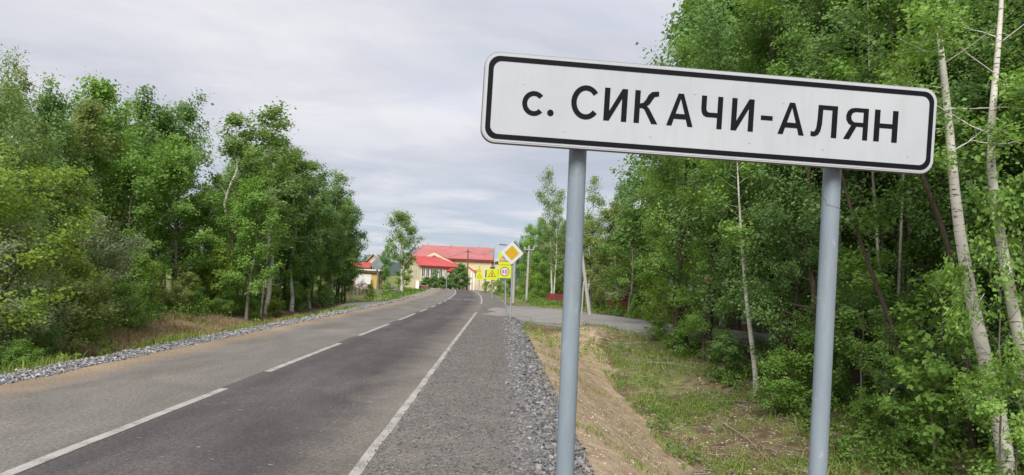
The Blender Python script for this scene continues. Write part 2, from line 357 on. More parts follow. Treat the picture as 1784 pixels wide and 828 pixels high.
# painted markings, parts of the road
M = Mat('road_paint', rough=.7, spec=.3); P = M.world_pos()
wear = M.ramp(M.math('ADD', M.math('MULTIPLY', M.noise(P, 55, 4, .75), .55), M.math('MULTIPLY', M.noise(P, 3, 5, .6), .45)), [(.40, (.139, .129, .118)), (.47, (.306, .292, .268)), (.6, (.397, .383, .355))])
M.set('Base Color', wear); M.bump(M.noise(P, 90, 3), .3, .004); paint = M.m
M = Mat('dusty_paint', rough=.8, spec=.2); P = M.world_pos()
M.set('Base Color', M.ramp(M.noise(P, 3, 6, .7), [(.38, (.278, .222, .167)), (.6, (.390, .348, .292))])); dusty_paint = M.m
def ribbon(name, o0, o1, y0, y1, mat, step=.5, dz=.0045, wig=.006):
    k = max(2, int((y1 - y0) / step) + 1); return strip(name, [o0, (o0 + o1) / 2, o1], y0, y1, (y1 - y0) / (k - 1), dz, mat, kind=None, parent=road, wig=wig)
dash_y = 1.9
D0 = [(-20.0, -14.2), (-12, -6.2), (-4.4, 1.3), (3.4, 11.3), (13.35, 19.25), (21.9, 27.7), (30.4, 36.1), (38.4, 42.0), (44.6, 47.6), (50.4, 53.4), (56.2, 60.0)]
for a, b in D0: ribbon('centre_dash', JOINT + .02, JOINT + .15, a, b, paint)
ribbon('centre_line', JOINT + .02, JOINT + .14, 62, 150, paint, .8)
ribbon('edge_line', EDGE - .06, EDGE + .045, -30, 40.2, paint)
ribbon('edge_line', EDGE - .07, EDGE + .06, 55, 170, paint, .8)
for yy, a, b in ((63.0, -4.0, -3.0), (63.0, -2.75, -1.75), (63.9, -4.0, -3.0), (63.9, -2.75, -1.75), (82.0, -3.9, -1.6)):
    ribbon('transverse_bar', a, b, yy, yy + .45, paint, .2)
# ------------------------------------------------------------------ loose stones
def stones(name, pts, size, mat, parent=None, flat=.7, kind='stuff', label=None):
    """one mesh of little irregular stones (an octahedron each, corners pushed about)"""
    n = len(pts); base = np.array([[1,0,0],[0,1,0],[-1,0,0],[0,-1,0],[0,0,1],[0,0,-1],[.6,.6,.55],[-.6,.55,.5]], float)
    f = np.array([[4,0,6],[4,6,1],[0,1,6],[4,1,7],[1,2,7],[4,7,2],[4,2,3],[4,3,0],[5,1,0],[5,2,1],[5,3,2],[5,0,3]])
    V = base[None] * (1 + RNG.uniform(-.38, .38, (n, 8, 1))) + RNG.uniform(-.18, .18, (n, 8, 3))
    V *= np.stack([np.ones(n), RNG.uniform(.6, 1, n), RNG.uniform(.45, .9, n) * flat / .7], -1)[:, None]
    a = RNG.uniform(0, 6.28, n); t = RNG.uniform(-.6, .6, n)
    x, y, z = V[..., 0], V[..., 1], V[..., 2]
    y, z = y * np.cos(t)[:, None] - z * np.sin(t)[:, None], y * np.sin(t)[:, None] + z * np.cos(t)[:, None]
    x, y = x * np.cos(a)[:, None] - y * np.sin(a)[:, None], x * np.sin(a)[:, None] + y * np.cos(a)[:, None]
    V = np.stack([x, y, z], -1) * np.asarray(size).reshape(-1, 1, 1) + np.asarray(pts)[:, None]
    Fq = (np.arange(n)[:, None, None] * 8 + f[None]).reshape(-1, 3)
    return obj(name, npmesh(name, V.reshape(-1, 3), [Fq], False, {'tint': ('FACE', np.repeat(RNG.random(n), 12))}), mat, parent, kind=kind)
def stone_mat(name, cs):
    M = Mat(name, rough=.9, spec=.2); P = M.world_pos()
    c = M.ramp(M.attr('tint'), [(i / (len(cs) - 1), k) for i, k in enumerate(cs)])
    c = M.mix(1.0, c, M.ramp(M.noise(P, 60, 4, .7), [(.3, .72), (.7, 1.2)]), 'MULTIPLY'); M.set('Base Color', c); return M.m
grey_stone = stone_mat('grey_stone', [(.064, .064, .069), (.121, .121, .124), (.177, .177, .181), (.156, .142, .131), (.298, .291, .284)])
def scatter(n, y0, y1, x0, x1, p=1.0):
    """points across a strip along the road, denser towards the camera"""
    u = RNG.random(n); y = y0 * (y1 / y0) ** (u ** p); x = RNG.uniform(0, 1, n); return x0 + (x1 - x0) * x, y
pale_stone = stone_mat('pale_stone', [(.10, .10, .105), (.18, .18, .187), (.27, .27, .277), (.23, .215, .20), (.44, .43, .42)])
x, y = scatter(26000, 4.5, 36, .18, 1.02, .8); keep = RNG.random(len(x)) < 1 - .75 * sstep(.78, 1.05, x + .12 * wob(x, y, 2.1)) - .8 * (1 - sstep(.18, .32, x + .06 * wob(x, y, 3)))
x, y = x[keep], y[keep]; s = np.clip(RNG.lognormal(-4.28, .5, len(x)), .007, .048) * (1 + y / 70)
stones('gravel_bed', np.c_[x + bend(y), y, np.maximum(ground_h(x + bend(y), y), -.02 - .3 * sstep(.8, 1.1, x)) + s * .25 + .02 * RNG.random(len(x))], s, grey_stone)
x, y = scatter(12000, 9, 120, -7.62, -6.95, .9); s = np.clip(RNG.lognormal(-4.0, .35, len(x)), .012, .04) * (1 + y / 50)
stones('gravel_bed', np.c_[x + bend(y) - .06 * wob(x, y, 2), y, crest(y) - .02 + s * .3 + .03 * RNG.random(len(x))], s * .85, pale_stone)
x, y = scatter(7000, 4.5, 34, -1.2, .35, .8); s = RNG.uniform(.004, .013, len(x)) * (1 + y / 60)
stones('shoulder_pebbles', np.c_[x + bend(y), y, .008 + s * .3], s, grey_stone)
x, y = scatter(1500, 24, 40, 3.5, 8.5); k = side_dist(x, y); q = (k > -.3) & (k < 1.6); x, y = x[q], y[q]; s = RNG.uniform(.02, .07, len(x))
stones('gravel_slope', np.c_[x, y, ground_h(x, y) + s * .3], s, grey_stone)
black_lump = stone_mat('bitumen', [(.012, .012, .013), (.03, .03, .03)])
for (px, py, d, sz, lb) in ((912, 652, 14.3, .075, 'black lump of old asphalt lying on the inner edge of the grey gravel bed'),
                            (930, 632, 15.8, .06, 'black asphalt lump where the grey gravel meets the sandy bank, nearer of two'),
                            (921, 590, 22.5, .12, 'largest black asphalt lump, farthest up the gravel edge near the weeds'),
                            (926, 616, 17.6, .06, 'black asphalt lump where the grey gravel meets the sandy bank, farther of two')):
    p = pt(px, py, d); o = stones('asphalt_lump', [(0, 0, 0)], [sz], black_lump, kind=None); o.location = (p[0], d, max(gh(p[0], d), -.06) + sz * .5)
    sub = o.modifiers.new('sub', 'SUBSURF'); sub.levels = sub.render_levels = 1; tag(o, lb, 'asphalt lump')
# ------------------------------------------------------------------ the town sign
BC = np.array([0.932228, 3.3, 2.58430772])
BM = Matrix(((0.99654461, -0.08145889, 0.01622591), (0.08236309, 0.9943919, -0.06634058), (-0.01073089, 0.06744777, 0.9976651)))
BW, BH, BD = 2.0936, 0.39224, 0.026
def rrect(w, h, r, n=8):
    out = []
    for cx_, cz_, a0 in ((w/2-r, h/2-r, 0), (-w/2+r, h/2-r, 90), (-w/2+r, -h/2+r, 180), (w/2-r, -h/2+r, 270)):
        for i in range(n + 1):
            a = math.radians(a0 + 90 * i / n); out.append((cx_ + r * math.cos(a), cz_ + r * math.sin(a)))
    return out
def flat(name, loops, thick, mat, parent, y=0.0, loc=(0, 0, 0), M=None):
    """filled outlines (holes by even-odd) in the parent's x-z plane, given a thickness towards -y"""
    cu = bpy.data.curves.new(name, 'CURVE'); cu.dimensions = '2D'; cu.fill_mode = 'BOTH'; cu.extrude = thick / 2
    for lp in loops:
        s = cu.splines.new('POLY'); s.points.add(len(lp) - 1); s.use_cyclic_u = True
        for p, q in zip(s.points, lp): p.co = (q[0], q[1], 0, 1)
    t = bpy.data.objects.new('t', cu); COL.objects.link(t); dg = bpy.context.evaluated_depsgraph_get()
    me = bpy.data.meshes.new_from_object(t.evaluated_get(dg)); bpy.data.objects.remove(t); bpy.data.curves.remove(cu)
    me.transform(Matrix.Translation((0, y - thick / 2, 0)) @ Matrix.Rotation(math.pi / 2, 4, 'X')); me.name = name
    return obj(name, me, mat, parent, loc)
M = Mat('sign_sheeting', rough=.42, spec=.4); P = M.coord()
c = M.ramp(M.noise(P, 2.2, 5, .6), [(.3, (.395, .425, .45)), (.7, (.46, .485, .505))])
c = M.mix(M.math('MULTIPLY', M.ramp(M.noise(M.coord('Object', (7, 1, 1.2)), 3, 5, .65), [(.50, 0.0), (.72, 1.0)]), .24), c, (.35, .35, .33))
c = M.mix(M.ramp(M.noise(P, 90, 2, .6), [(.66, 0.0), (.78, .25)]), c, (.42, .40, .37))
M.set('Base Color', c); sheet_white = M.m
sheet_black = simple('sign_black', (.007, .007, .010), .6, 0, .15, spec=.12)
sheet_rim = simple('sign_rim', (.413, .419, .426), .4, 0, .05)
galv = simple('galvanised', (.20, .205, .21), .5, .6, .2, 8)
rot4 = BM.to_4x4(); rot4.translation = Vector(BC)
sign = thing('town_sign', 'large white town name sign with black border and Cyrillic letters on two pale blue posts', 'road sign')
sign.matrix_world = rot4
flat('board', [rrect(BW, BH, .062)], BD, sheet_rim, sign, BD)
flat('rim_flange', [rrect(BW + .006, BH + .006, .065), rrect(BW - .012, BH - .012, .056)], .036, galv, sign, .0415)
flat('face', [rrect(BW - .012, BH - .012, .056)], .0012, sheet_white, sign, -.0002)
flat('border', [rrect(BW - .030, BH - .030, .050), rrect(BW - .074, BH - .074, .036)], .0012, sheet_black, sign, -.0018)
def band(cx_, cz_, ro, ri, a0, a1, n=22, sz=1.0):
    a = [math.radians(a0 + (a1 - a0) * i / n) for i in range(n + 1)]
    return [(cx_ + ro[0] * math.cos(t), cz_ + ro[1] * math.sin(t)) for t in a] + [(cx_ + ri[0] * math.cos(t), cz_ + ri[1] * math.sin(t)) for t in reversed(a)]
def Lt(x0, x1, z0, z1, loops): return [[(x0 + (x1 - x0) * u, z0 + (z1 - z0) * v) for u, v in lp] for lp in loops]
def IY(s): return [[(0, 1), (0, 0), (s, 0), (1 - s, .70), (1 - s, 0), (1, 0), (1, 1), (1 - s, 1), (s, .30), (s, 1)]]
A_ = [[(0, 0), (.40, 1), (.60, 1), (1, 0), (.80, 0), (.725, .215), (.275, .215), (.20, 0)], [(.33, .375), (.67, .375), (.50, .84)]]
CH = [[(0, 1), (0, .60), (.03, .48), (.11, .39), (.25, .345), (.76, .345), (.76, 0), (1, 0), (1, 1), (.76, 1), (.76, .49), (.36, .49), (.27, .53), (.24, .61), (.24, 1)]]
K_ = [[(0, 0), (0, 1), (.225, 1), (.225, .60), (.36, .63), (.47, .74), (.56, .88), (.70, .98), (.99, 1.01), (1.0, .86), (.82, .83), (.74, .74), (.63, .60), (.52, .53), (.62, .46), (1.0, 0), (.74, 0), (.42, .42), (.34, .46), (.225, .46), (.225, 0)]]
EL = [[(1, 0), (1, 1), (.245, 1), (.235, .55), (.205, .27), (.145, .165), (.06, .155), (0, .165), (0, .02), (.06, .005), (.17, .01), (.29, .06), (.37, .18), (.42, .40), (.435, .86), (.79, .86), (.79, 0)]]
YA = [[(1, 0), (1, 1), (.44, 1), (.26, .97), (.13, .88), (.07, .74), (.09, .60), (.18, .49), (.30, .44), (0, 0), (.25, 0), (.52, .41), (.79, .41), (.79, 0)],
      [(.79, .87), (.46, .87), (.34, .83), (.28, .73), (.31, .61), (.41, .545), (.79, .545)]]
EN = [[(0, 0), (0, 1), (.235, 1), (.235, .575), (.765, .575), (.765, 1), (1, 1), (1, 0), (.765, 0), (.765, .43), (.235, .43), (.235, 0)]]
z0, z1 = -.0645, .0805
letters = [[band(-.824, -.0145, (.052, .0545), (.030, .0335), 42, 318)], [band(-.749, -.050, (.0145, .0145), (.0001, .0001), 0, 359, 20)],
           [band(-.594, .008, (.0655, .0755), (.0415, .0525), 38, 322)], Lt(-.512, -.408, z0, z1, IY(.235)), Lt(-.375, -.266, z0, z1, K_), Lt(-.226, -.1045, z0, z1, A_),
           Lt(-.070, .029, z0, z1, CH), Lt(.071, .175, z0, z1, IY(.235)), Lt(.209, .264, -.008, .0125, [[(0, 0), (0, 1), (1, 1), (1, 0)]]), Lt(.291, .4155, z0, z1, A_),
           Lt(.447, .570, z0, z1, EL), Lt(.603, .7185, z0, z1, YA), Lt(.748, .862, z0, z1, EN)]
for i, lp in enumerate(letters): flat('full_stop' if i == 1 else 'hyphen' if i == 8 else 'letter', lp, .001, sheet_black, sign, -.0018)
rivet_m = simple('rivet', (.50, .50, .50), .5, .3, .1)
for rx, rz in ((-.875, .071), (-.687, -.124), (-.294, -.118), (-.104, .086), (.162, -.113), (.311, .078), (.51, -.118), (.92, -.121)):
    flat('rivet', [rrect(.0085, .0085, .0015, 2)], .0012, rivet_m, sign, -.0018, (rx, 0, rz))
M = Mat('painted_post', rough=.45, spec=.4); P = M.coord()
c = M.ramp(M.noise(M.coord('Object', (3, 3, .6)), 5, 6, .65), [(.3, (.174, .216, .251)), (.7, (.223, .265, .300))])
c = M.mix(M.ramp(M.noise(P, 22, 4, .7), [(.68, 0.0), (.74, .6)]), c, (.22, .24, .25))
c = M.mix(M.ramp(M.noise(P, 110, 2, .6), [(.72, 0.0), (.76, .8)]), c, (.12, .11, .10))
c = M.mix(M.ramp(M.noise(M.coord('Object', (34, 34, 1.6)), 1.3, 4, .65), [(.58, 0.0), (.66, .45)]), c, (.20, .205, .20))
c = M.mix(M.ramp(M.noise(M.coord('Object', (9, 9, 5)), 1.6, 5, .7), [(.60, 0.0), (.70, .4)]), c, (.40, .45, .49))
M.set('Base Color', c); M.bump(M.noise(P, 30, 3), .06, .003); post_m = M.m
dark_seam = simple('seam', (.10, .10, .10), .8)
for (a, b, dd) in (((1007, 258), (984, 828), -.003), ((1450.5, 290), (1424.5, 828), .095)):
    d = 3.3 + .036 + .042 + dd; A, B = pt(*a, d), pt(*b, d); u = (A - B) / np.linalg.norm(A - B); low = B - u * 1.5; top = A + u * .33
    inv = rot4.inverted(); Lp = [inv @ Vector(p) for p in (low, B, A, top)]
    po = MB().tube([tuple(p) for p in Lp], .0405, 32).build('post', post_m, sign, smooth=True)
    MB().tube([tuple(Lp[3]), tuple(Lp[3] + (Lp[3] - Lp[2]).normalized() * .012)], .043, 24).build('post_cap', galv, po, smooth=True)
    for hz in (.1, -.1):
        MB().box(-.075, -.045, -.016, .075, -.0405, .016).build('clamp', galv, sign, loc=(Lp[2].x, Lp[2].y, hz))
    if dd > 0:                                                   # cracked paint ring high on the right post
        u_ = Lp[2] - Lp[1]; pts = []
        for k in range(14):
            an = math.radians(188 + k * 9); zc = 0.34 + (.022 if k > 2 else .022 * k / 3 - .012) + .004 * math.sin(k * 2.1) + .0012 * k
            q = Lp[2] - u_.normalized() * (.16 - .03 * 0 + .0) - u_.normalized() * (.34 - zc) * 0 - u_.normalized() * (.0 - (zc - .34)) * -1 * 1
            pts.append(tuple(Vector((q.x + .0409 * math.cos(an), q.y + .0409 * math.sin(an), q.z))))
        MB().tube(pts, .0011, 5).build('paint_crack', dark_seam, po)
# ------------------------------------------------------------------ smaller traffic signs along the road
steel = simple('sign_post_steel', (.33, .35, .365), .5, .3, .12, 10)
white_s = simple('white_sheeting', (.518, .526, .526), .4, 0, .05); amber = simple('amber_sheeting', (.47, .285, .008), .4, 0, .06)
lime = Mat('fluorescent_sheeting', (.47, .58, .015), .4).m; red_s = simple('red_sheeting', (.48, .03, .035), .4, 0, .05); navy = simple('figure_ink', (.03, .03, .06), .5)
backg = simple('sign_back', (.27, .30, .32), .45, .35, .12)
def diamond(r, k=.10):
    out = []
    for a in (0, 90, 180, 270):
        t = math.radians(a); c_ = Vector((math.cos(t), math.sin(t))) * r; nx_ = Vector((math.cos(t + math.pi/2), math.sin(t + math.pi/2))) * r; pv = Vector((math.cos(t - math.pi/2), math.sin(t - math.pi/2))) * r
        for i in range(5):
            u = i / 4; p0, p2 = c_ + (pv - c_) * k, c_ + (nx_ - c_) * k
            q = p0 * (1 - u) ** 2 + c_ * 2 * u * (1 - u) + p2 * u * u; out.append((q.x, q.y))
    return out
def tri(s, r=.06):
    P_ = [Vector((0, s * .577)), Vector((-s / 2, -s * .2887)), Vector((s / 2, -s * .2887))]; out = []
    for i in range(3):
        c_, pv, nx_ = P_[i], P_[i - 1], P_[(i + 1) % 3]
        for j in range(5):
            u = j / 4; p0, p2 = c_ + (pv - c_) * r, c_ + (nx_ - c_) * r; q = p0 * (1 - u) ** 2 + c_ * 2 * u * (1 - u) + p2 * u * u; out.append((q.x, q.y))
    return out
def circ(r, n=40): return [(r * math.cos(2 * math.pi * i / n), r * math.sin(2 * math.pi * i / n)) for i in range(n)]
def sh(lp, dx, dz, s=1.0): return [(x * s + dx, y * s + dz) for x, y in lp]
def post_thing(name, label, basepx, toppx, d, r, rz=0.0, group=None, cat='road sign', lean=True):
    """an Empty at the foot of a pole whose foot and top show at the two pixels"""
    B, T_ = pt(*basepx, d), pt(*toppx, d); B[2] = min(B[2], gh(B[0], B[1]) + .02)
    t = thing(name, label, cat, tuple(B), rz, group); h = T_[2] - B[2]; inv = Matrix.Rotation(-rz, 4, 'Z'); tl = inv @ Vector((T_[0] - B[0], 0, h)); 
    MB().tube([(0, 0, -.3), tuple(tl)], r, 14).build('post', steel, t, smooth=True); return t, h, tl
def stick(loops_pts, w): return [rib2(p, w) for p in loops_pts]
def rib2(p, w):
    p = [Vector(q) for q in p]; L_, R_ = [], []
    for i in range(len(p)):
        d_ = (p[min(i + 1, len(p) - 1)] - p[max(i - 1, 0)]).normalized(); n_ = Vector((-d_.y, d_.x)) * w / 2; L_.append(tuple(p[i] + n_)); R_.append(tuple(p[i] - n_))
    return L_ + R_[::-1]
FOUR = [[(.46, 0), (.46, .24), (0, .24), (0, .40), (.44, 1), (.62, 1), (.62, .39), (.74, .39), (.74, .24), (.62, .24), (.62, 0)], [(.46, .39), (.46, .74), (.20, .39)]]
def zero(): return [circ(.5, 30), circ(.5, 30)]
# priority road diamond, the nearest of the small signs
t, h, tl = post_thing('priority_sign', 'white diamond sign with an amber centre on a thin grey post at the shoulder end', (889, 560), (893.5, 441), 34, .036)
p_ = lambda px, py, d, t: tuple(Matrix.Rotation(-t.rotation_euler.z, 3, 'Z') @ (Vector(pt(px, py, d)) - t.location))
c_ = p_(892, 441, 33.95, t)
flat('sign_board', [diamond(.535)], .012, white_s, t, -.012, c_); flat('back_plate', [diamond(.54)], .02, backg, t, .009, c_)
flat('amber_panel', [diamond(.345, .06)], .002, amber, t, -.0250, c_)
MB().box(-.2, -.03, -.02, .2, -.008, .02).build('clamp', steel, t, loc=(c_[0], c_[1] + .04, c_[2]))
# children warning over 40 limit on fluorescent squares
t, h, tl = post_thing('speed_limit_sign', 'fluorescent yellow board pair, children warning triangle above a round 40 limit, behind the diamond sign', (881, 532), (880.5, 440), 56, .05, -.02)
cb = p_(879.3, 473.5, 55.9, t); ct = p_(880, 450, 55.9, t)
ct = (ct[0], ct[1], cb[2] + 1.0)
for cc, nm in ((cb, 'lower_board'), (ct, 'upper_board')):
    flat(nm, [rrect(.96, .96, .05)], .02, lime, t, -.02, cc)
flat('red_ring', [circ(.35), circ(.285)], .003, red_s, t, -.0415, cb); flat('white_disc', [circ(.285)], .002, white_s, t, -.0415, cb)
flat('numeral', Lt(-.205, .005, -.14, .14, FOUR), .002, navy, t, -.044, cb)
flat('numeral', [sh([(x * .2, y * .28) for x, y in circ(.5, 28)], .105, 0), sh([(x * .10, y * .175) for x, y in circ(.5, 28)], .105, 0)], .002, navy, t, -.044, cb)
flat('warning_triangle', [tri(.88)], .002, red_s, t, -.0415, ct); flat('triangle_panel', [tri(.68)], .002, white_s, t, -.044, ct)
def walker(cx_, cz_, s):
    return [sh(circ(.045 * s, 14), cx_, cz_ + .20 * s)] + stick([[(cx_, cz_ + .15 * s), (cx_ + .01 * s, cz_ - .01 * s)]], .075 * s) + stick([[(cx_ - .012 * s, cz_ - .02 * s), (cx_ - .08 * s, cz_ - .11 * s), (cx_ - .14 * s, cz_ - .19 * s)]], .045 * s) + \
           stick([[(cx_ + .03 * s, cz_ - .02 * s), (cx_ + .09 * s, cz_ - .10 * s), (cx_ + .10 * s, cz_ - .20 * s)]], .045 * s) + stick([[(cx_ + .05 * s, cz_ + .12 * s), (cx_ + .14 * s, cz_ + .05 * s)]], .035 * s) + stick([[(cx_ - .05 * s, cz_ + .12 * s), (cx_ - .12 * s, cz_ + .03 * s)]], .035 * s)
flat('figure', walker(-.08, -.04, 1.0), .002, navy, t, -.0465, ct); flat('figure', walker(.12, -.07, .8), .002, navy, t, -.0465, ct)
# pedestrian crossing warning further on
t, h, tl = post_thing('crossing_sign', 'single fluorescent yellow square with a pedestrian triangle on a thin post beyond the 40 board', (857.5, 517), (858, 468), 70, .04, -.02)
cc = p_(857.3, 478.5, 69.9, t)
flat('square_board', [rrect(1.05, 1.0, .05)], .02, lime, t, -.02, cc); flat('warning_triangle', [tri(.78), sh(tri(.58), 0, 0)], .002, red_s, t, -.0415, cc)
flat('figure', walker(0, -.03, .85), .002, navy, t, -.0415, cc)
MB().box(-.22, -.06, -.06, -.02, .06, .08).box(.04, -.06, -.06, .22, .06, .08).build('beacon', sheet_black, t, loc=(cc[0], cc[1], cc[2] + .62))
# farthest yellow board
t, h, tl = post_thing('bend_sign', 'farthest fluorescent yellow sign, a tall narrow board with a small triangle by the right verge', (835, 502), (835.5, 463), 96, .05, -.03)
cc = p_(835.2, 482, 95.9, t); cu_ = p_(834.8, 470, 95.9, t)
flat('lower_board', [rrect(.86, .84, .05)], .02, lime, t, -.02, cc); flat('upper_board', [rrect(.62, .62, .05)], .02, lime, t, -.02, (cu_[0], cu_[1], cc[2] + .76))
flat('warning_triangle', [tri(.62), tri(.42)], .002, red_s, t, -.0415, cc); flat('warning_triangle', [tri(.5), tri(.34)], .002, red_s, t, -.0415, (cu_[0], cu_[1], cc[2] + .74))
# grey back of the opposite priority sign on the left verge
t, h, tl = post_thing('diamond_sign_back', 'grey unpainted back of a diamond sign on a thin post on the left verge', (659, 522), (658, 456), 55, .035)
cc = p_(657.3, 461, 54.9, t)
flat('sign_board', [diamond(.50)], .02, backg, t, -.045, cc); MB().box(-.28, -.02, -.03, .28, .0, .03).build('cross_rail', steel, t, loc=(cc[0], cc[1] + .0, cc[2]))
# round sign back far up the road
t, h, tl = post_thing('round_sign_back', 'small grey back of a round sign on a post before the school bushes', (778, 499), (778.3, 474), 119, .05)
cc = p_(778, 478, 118.9, t)
flat('sign_board', [circ(.33, 24)], .02, backg, t, -.06, cc)
# ------------------------------------------------------------------ trees
def unit(v): return v / (np.linalg.norm(v) + 1e-9)
def gen_tree(seed, H, r0, cb, R, prof, nl, up, leaf, nleaf, tw=5, trunk=None, sigma=.16, droop=0.0, bare=0, clump=.7, lens=(.28, .5), top=1.0, thick=.4):
    """a tree of height H: a tapered trunk, limbs and twigs, and leaves hung in clumps about the twigs"""
    g = np.random.default_rng(seed); TV, TF = [], []; cnt = 0
    def add(P, r, n):
        nonlocal cnt
        V, Fq = tube(np.asarray(P), np.asarray(r), n); TV.append(V); TF.append(Fq + cnt); cnt += len(V)
    if trunk is None:
        m = 12; s = np.linspace(0, 1, m); w = np.cumsum(g.normal(0, .012 * H, (m, 2)), 0); w -= w[0]
        trunk = np.c_[w * s[:, None] ** .5, s * H]
    else:
        trunk = np.asarray(trunk, float)
        L0 = np.r_[0, np.cumsum(np.linalg.norm(np.diff(trunk, axis=0), axis=1))]; q = np.linspace(0, L0[-1], 18)
        trunk = np.stack([np.interp(q, L0, trunk[:, k]) for k in range(3)], 1); trunk[1:-1] = (trunk[:-2] + 2 * trunk[1:-1] + trunk[2:]) / 4
    m = len(trunk); s = np.linspace(0, 1, m); rad = r0 * (1 - .93 * s ** 1.1); rad[0] *= 1.25
    add(trunk, rad, 9)
    at = lambda u: np.array([np.interp(u, s, trunk[:, k]) for k in range(3)])
    twigs = []
    az = g.uniform(0, 6.28)
    for i in range(nl):
        u = (i + g.uniform(.1, .9)) / nl; t = cb + (top - .03 - cb) * u; az += 2.4 + g.normal(0, .35); p = at(t)
        L = R * prof(u) * g.uniform(.6, 1.15); el = up[0] + (up[1] - up[0]) * u + g.normal(0, .16)
        d = np.array([math.cos(az) * math.cos(el), math.sin(az) * math.cos(el), math.sin(el)])
        k = 6; q = np.linspace(0, 1, k)[:, None]; bendv = np.array([0, 0, g.uniform(-.05, .25) - droop])
        P = p + d * L * q + bendv * L * q ** 2 + np.cumsum(g.normal(0, .03 * L, (k, 3)), 0) * q
        rl = max(.005, thick * np.interp(t, s, rad)); add(P, rl * (1 - .85 * q[:, 0]), 5)
        twigs.append((P[3:], L))
        for j in range(tw):
            uq = g.uniform(.3, .98); b = np.array([np.interp(uq, q[:, 0], P[:, k2]) for k2 in range(3)])
            e = unit(d + g.normal(0, .55, 3) + np.array([0, 0, .15 - droop])); l2 = L * g.uniform(*lens) * (1.15 - .5 * uq)
            k3 = 4; q3 = np.linspace(0, 1, k3)[:, None]; P2 = b + e * l2 * q3 + np.array([0, 0, -.1 - droop]) * l2 * q3 ** 2 + g.normal(0, .025 * l2, (k3, 3)) * q3
            add(P2, np.maximum(.0035, rl * .35 * (1 - .8 * q3[:, 0])), 3); twigs.append((P2, l2 * 1.3))
    for i in range(bare):                                          # dead side branches below the crown
        t = g.uniform(.12, cb + .1); p = at(t); a = g.uniform(0, 6.28); L = R * g.uniform(.15, .4); q = np.linspace(0, 1, 5)[:, None]
        P = p + np.array([math.cos(a), math.sin(a), g.uniform(-.1, .5)]) * L * q + np.cumsum(g.normal(0, .05 * L, (5, 3)), 0) * q
        add(P, .22 * np.interp(t, s, rad) * (1 - .85 * q[:, 0]) + .002, 4)
    k = len(twigs); w = np.array([x[1] for x in twigs]) * g.lognormal(0, clump, k); w /= w.sum()
    idx = g.choice(k, nleaf, p=w); uq = np.clip(g.beta(2.0, 1.3, nleaf), 0, 1)
    TP = np.stack([np.stack([np.array([np.interp(v, np.linspace(0, 1, len(x[0])), x[0][:, kk]) for kk in range(3)]) for v in np.linspace(0, 1, 6)]) for x in twigs])
    fi = uq * 5; i0 = np.minimum(fi.astype(int), 4); fr = (fi - i0)[:, None]
    C_ = TP[idx, i0] * (1 - fr) + TP[idx, i0 + 1] * fr
    C_ = C_ + g.normal(0, 1, (nleaf, 3)) * sigma * (np.array([1, 1, .75])) - np.array([0, 0, droop * .3]) * g.random((nleaf, 1))
    ax = at(.5); out = C_ - np.array([ax[0], ax[1], 0]); out[:, 2] = 0; out /= np.linalg.norm(out, axis=1)[:, None] + 1e-6
    Nn = out * .55 + np.array([0, 0, .75]) + g.normal(0, .42, (nleaf, 3)); Nn /= np.linalg.norm(Nn, axis=1)[:, None]
    D_ = np.cross(Nn, g.normal(0, 1, (nleaf, 3))); D_ /= np.linalg.norm(D_, axis=1)[:, None] + 1e-6; S_ = np.cross(Nn, D_)
    ls = leaf * np.clip(g.lognormal(-.08, .32, nleaf), .45, 1.8)[:, None]
    v0 = C_ - D_ * ls * .5; v1 = C_ + S_ * ls * .36 + Nn * ls * .08; v2 = C_ + D_ * ls * .55; v3 = C_ - S_ * ls * .36 + Nn * ls * .08
    LV = np.stack([v0, v1, v2, v3], 1).reshape(-1, 3); LF = np.arange(nleaf * 4).reshape(-1, 4)
    ct = g.random(k)[idx] * .55 + g.random(nleaf) * .45
    return (np.concatenate(TV), np.concatenate(TF)), (LV, LF, ct)
ovoid = lambda u: .35 + .75 * math.sin(math.pi * min(1, u * .8 + .18)) if u < .95 else .3
broad = lambda u: .55 + .6 * math.sin(math.pi * (u * .72 + .12)) * (1 - .35 * u)
cone = lambda u: .18 + .95 * (1 - u) ** .75
column = lambda u: .5 + .5 * math.sin(math.pi * min(1, u * .85 + .12))
M = Mat('birch_bark', rough=.8, spec=.2); P = M.coord('Object', (1, 1, 1))
b1 = M.noise(M.coord('Object', (3, 3, 16)), 2.2, 4, .7); b2 = M.noise(P, 1.4, 4, .6)
c = M.ramp(b2, [(.3, (.46, .43, .38)), (.7, (.68, .65, .59))]); c = M.mix(M.ramp(b1, [(.565, 0.0), (.63, 1.0)]), c, (.04, .034, .028))
M.set('Base Color', c); M.bump(b1, .4, .01); birch_bark = M.m
def bark(name, a, b):
    M = Mat(name, rough=.9, spec=.15); n = M.noise(M.coord('Object', (6, 6, 1.2)), 5, 6, .7)
    M.set('Base Color', M.ramp(n, [(.3, a), (.7, b)])); M.bump(n, .7, .02); return M.m
grey_bark = bark('grey_bark', (.10, .088, .07), (.24, .215, .18)); dark_bark = bark('dark_bark', (.045, .036, .028), (.13, .105, .08)); pale_bark = bark('pale_bark', (.22, .20, .16), (.38, .36, .31))
LM = {'mid': leaf_mat('leaf_mid', (.125, .217, .048), (.217, .376, .079), .48, (.310, .461, .112)),
      'deep': leaf_mat('leaf_deep', (.092, .172, .055), (.172, .297, .090), .45, (.238, .382, .119)),
      'yellow': leaf_mat('leaf_yellow', (.148, .228, .036), (.249, .355, .058), .5, (.350, .445, .080)),
      'silver': leaf_mat('leaf_silver', (.148, .196, .095), (.249, .302, .164), .38, (.350, .403, .244)),
      'olive': leaf_mat('leaf_olive', (.140, .189, .051), (.232, .293, .088), .45, (.317, .366, .122)),
      'birch': leaf_mat('leaf_birch', (.128, .201, .059), (.213, .323, .104), .48, (.293, .403, .159))}
PROTO = {}; TOPS = {}
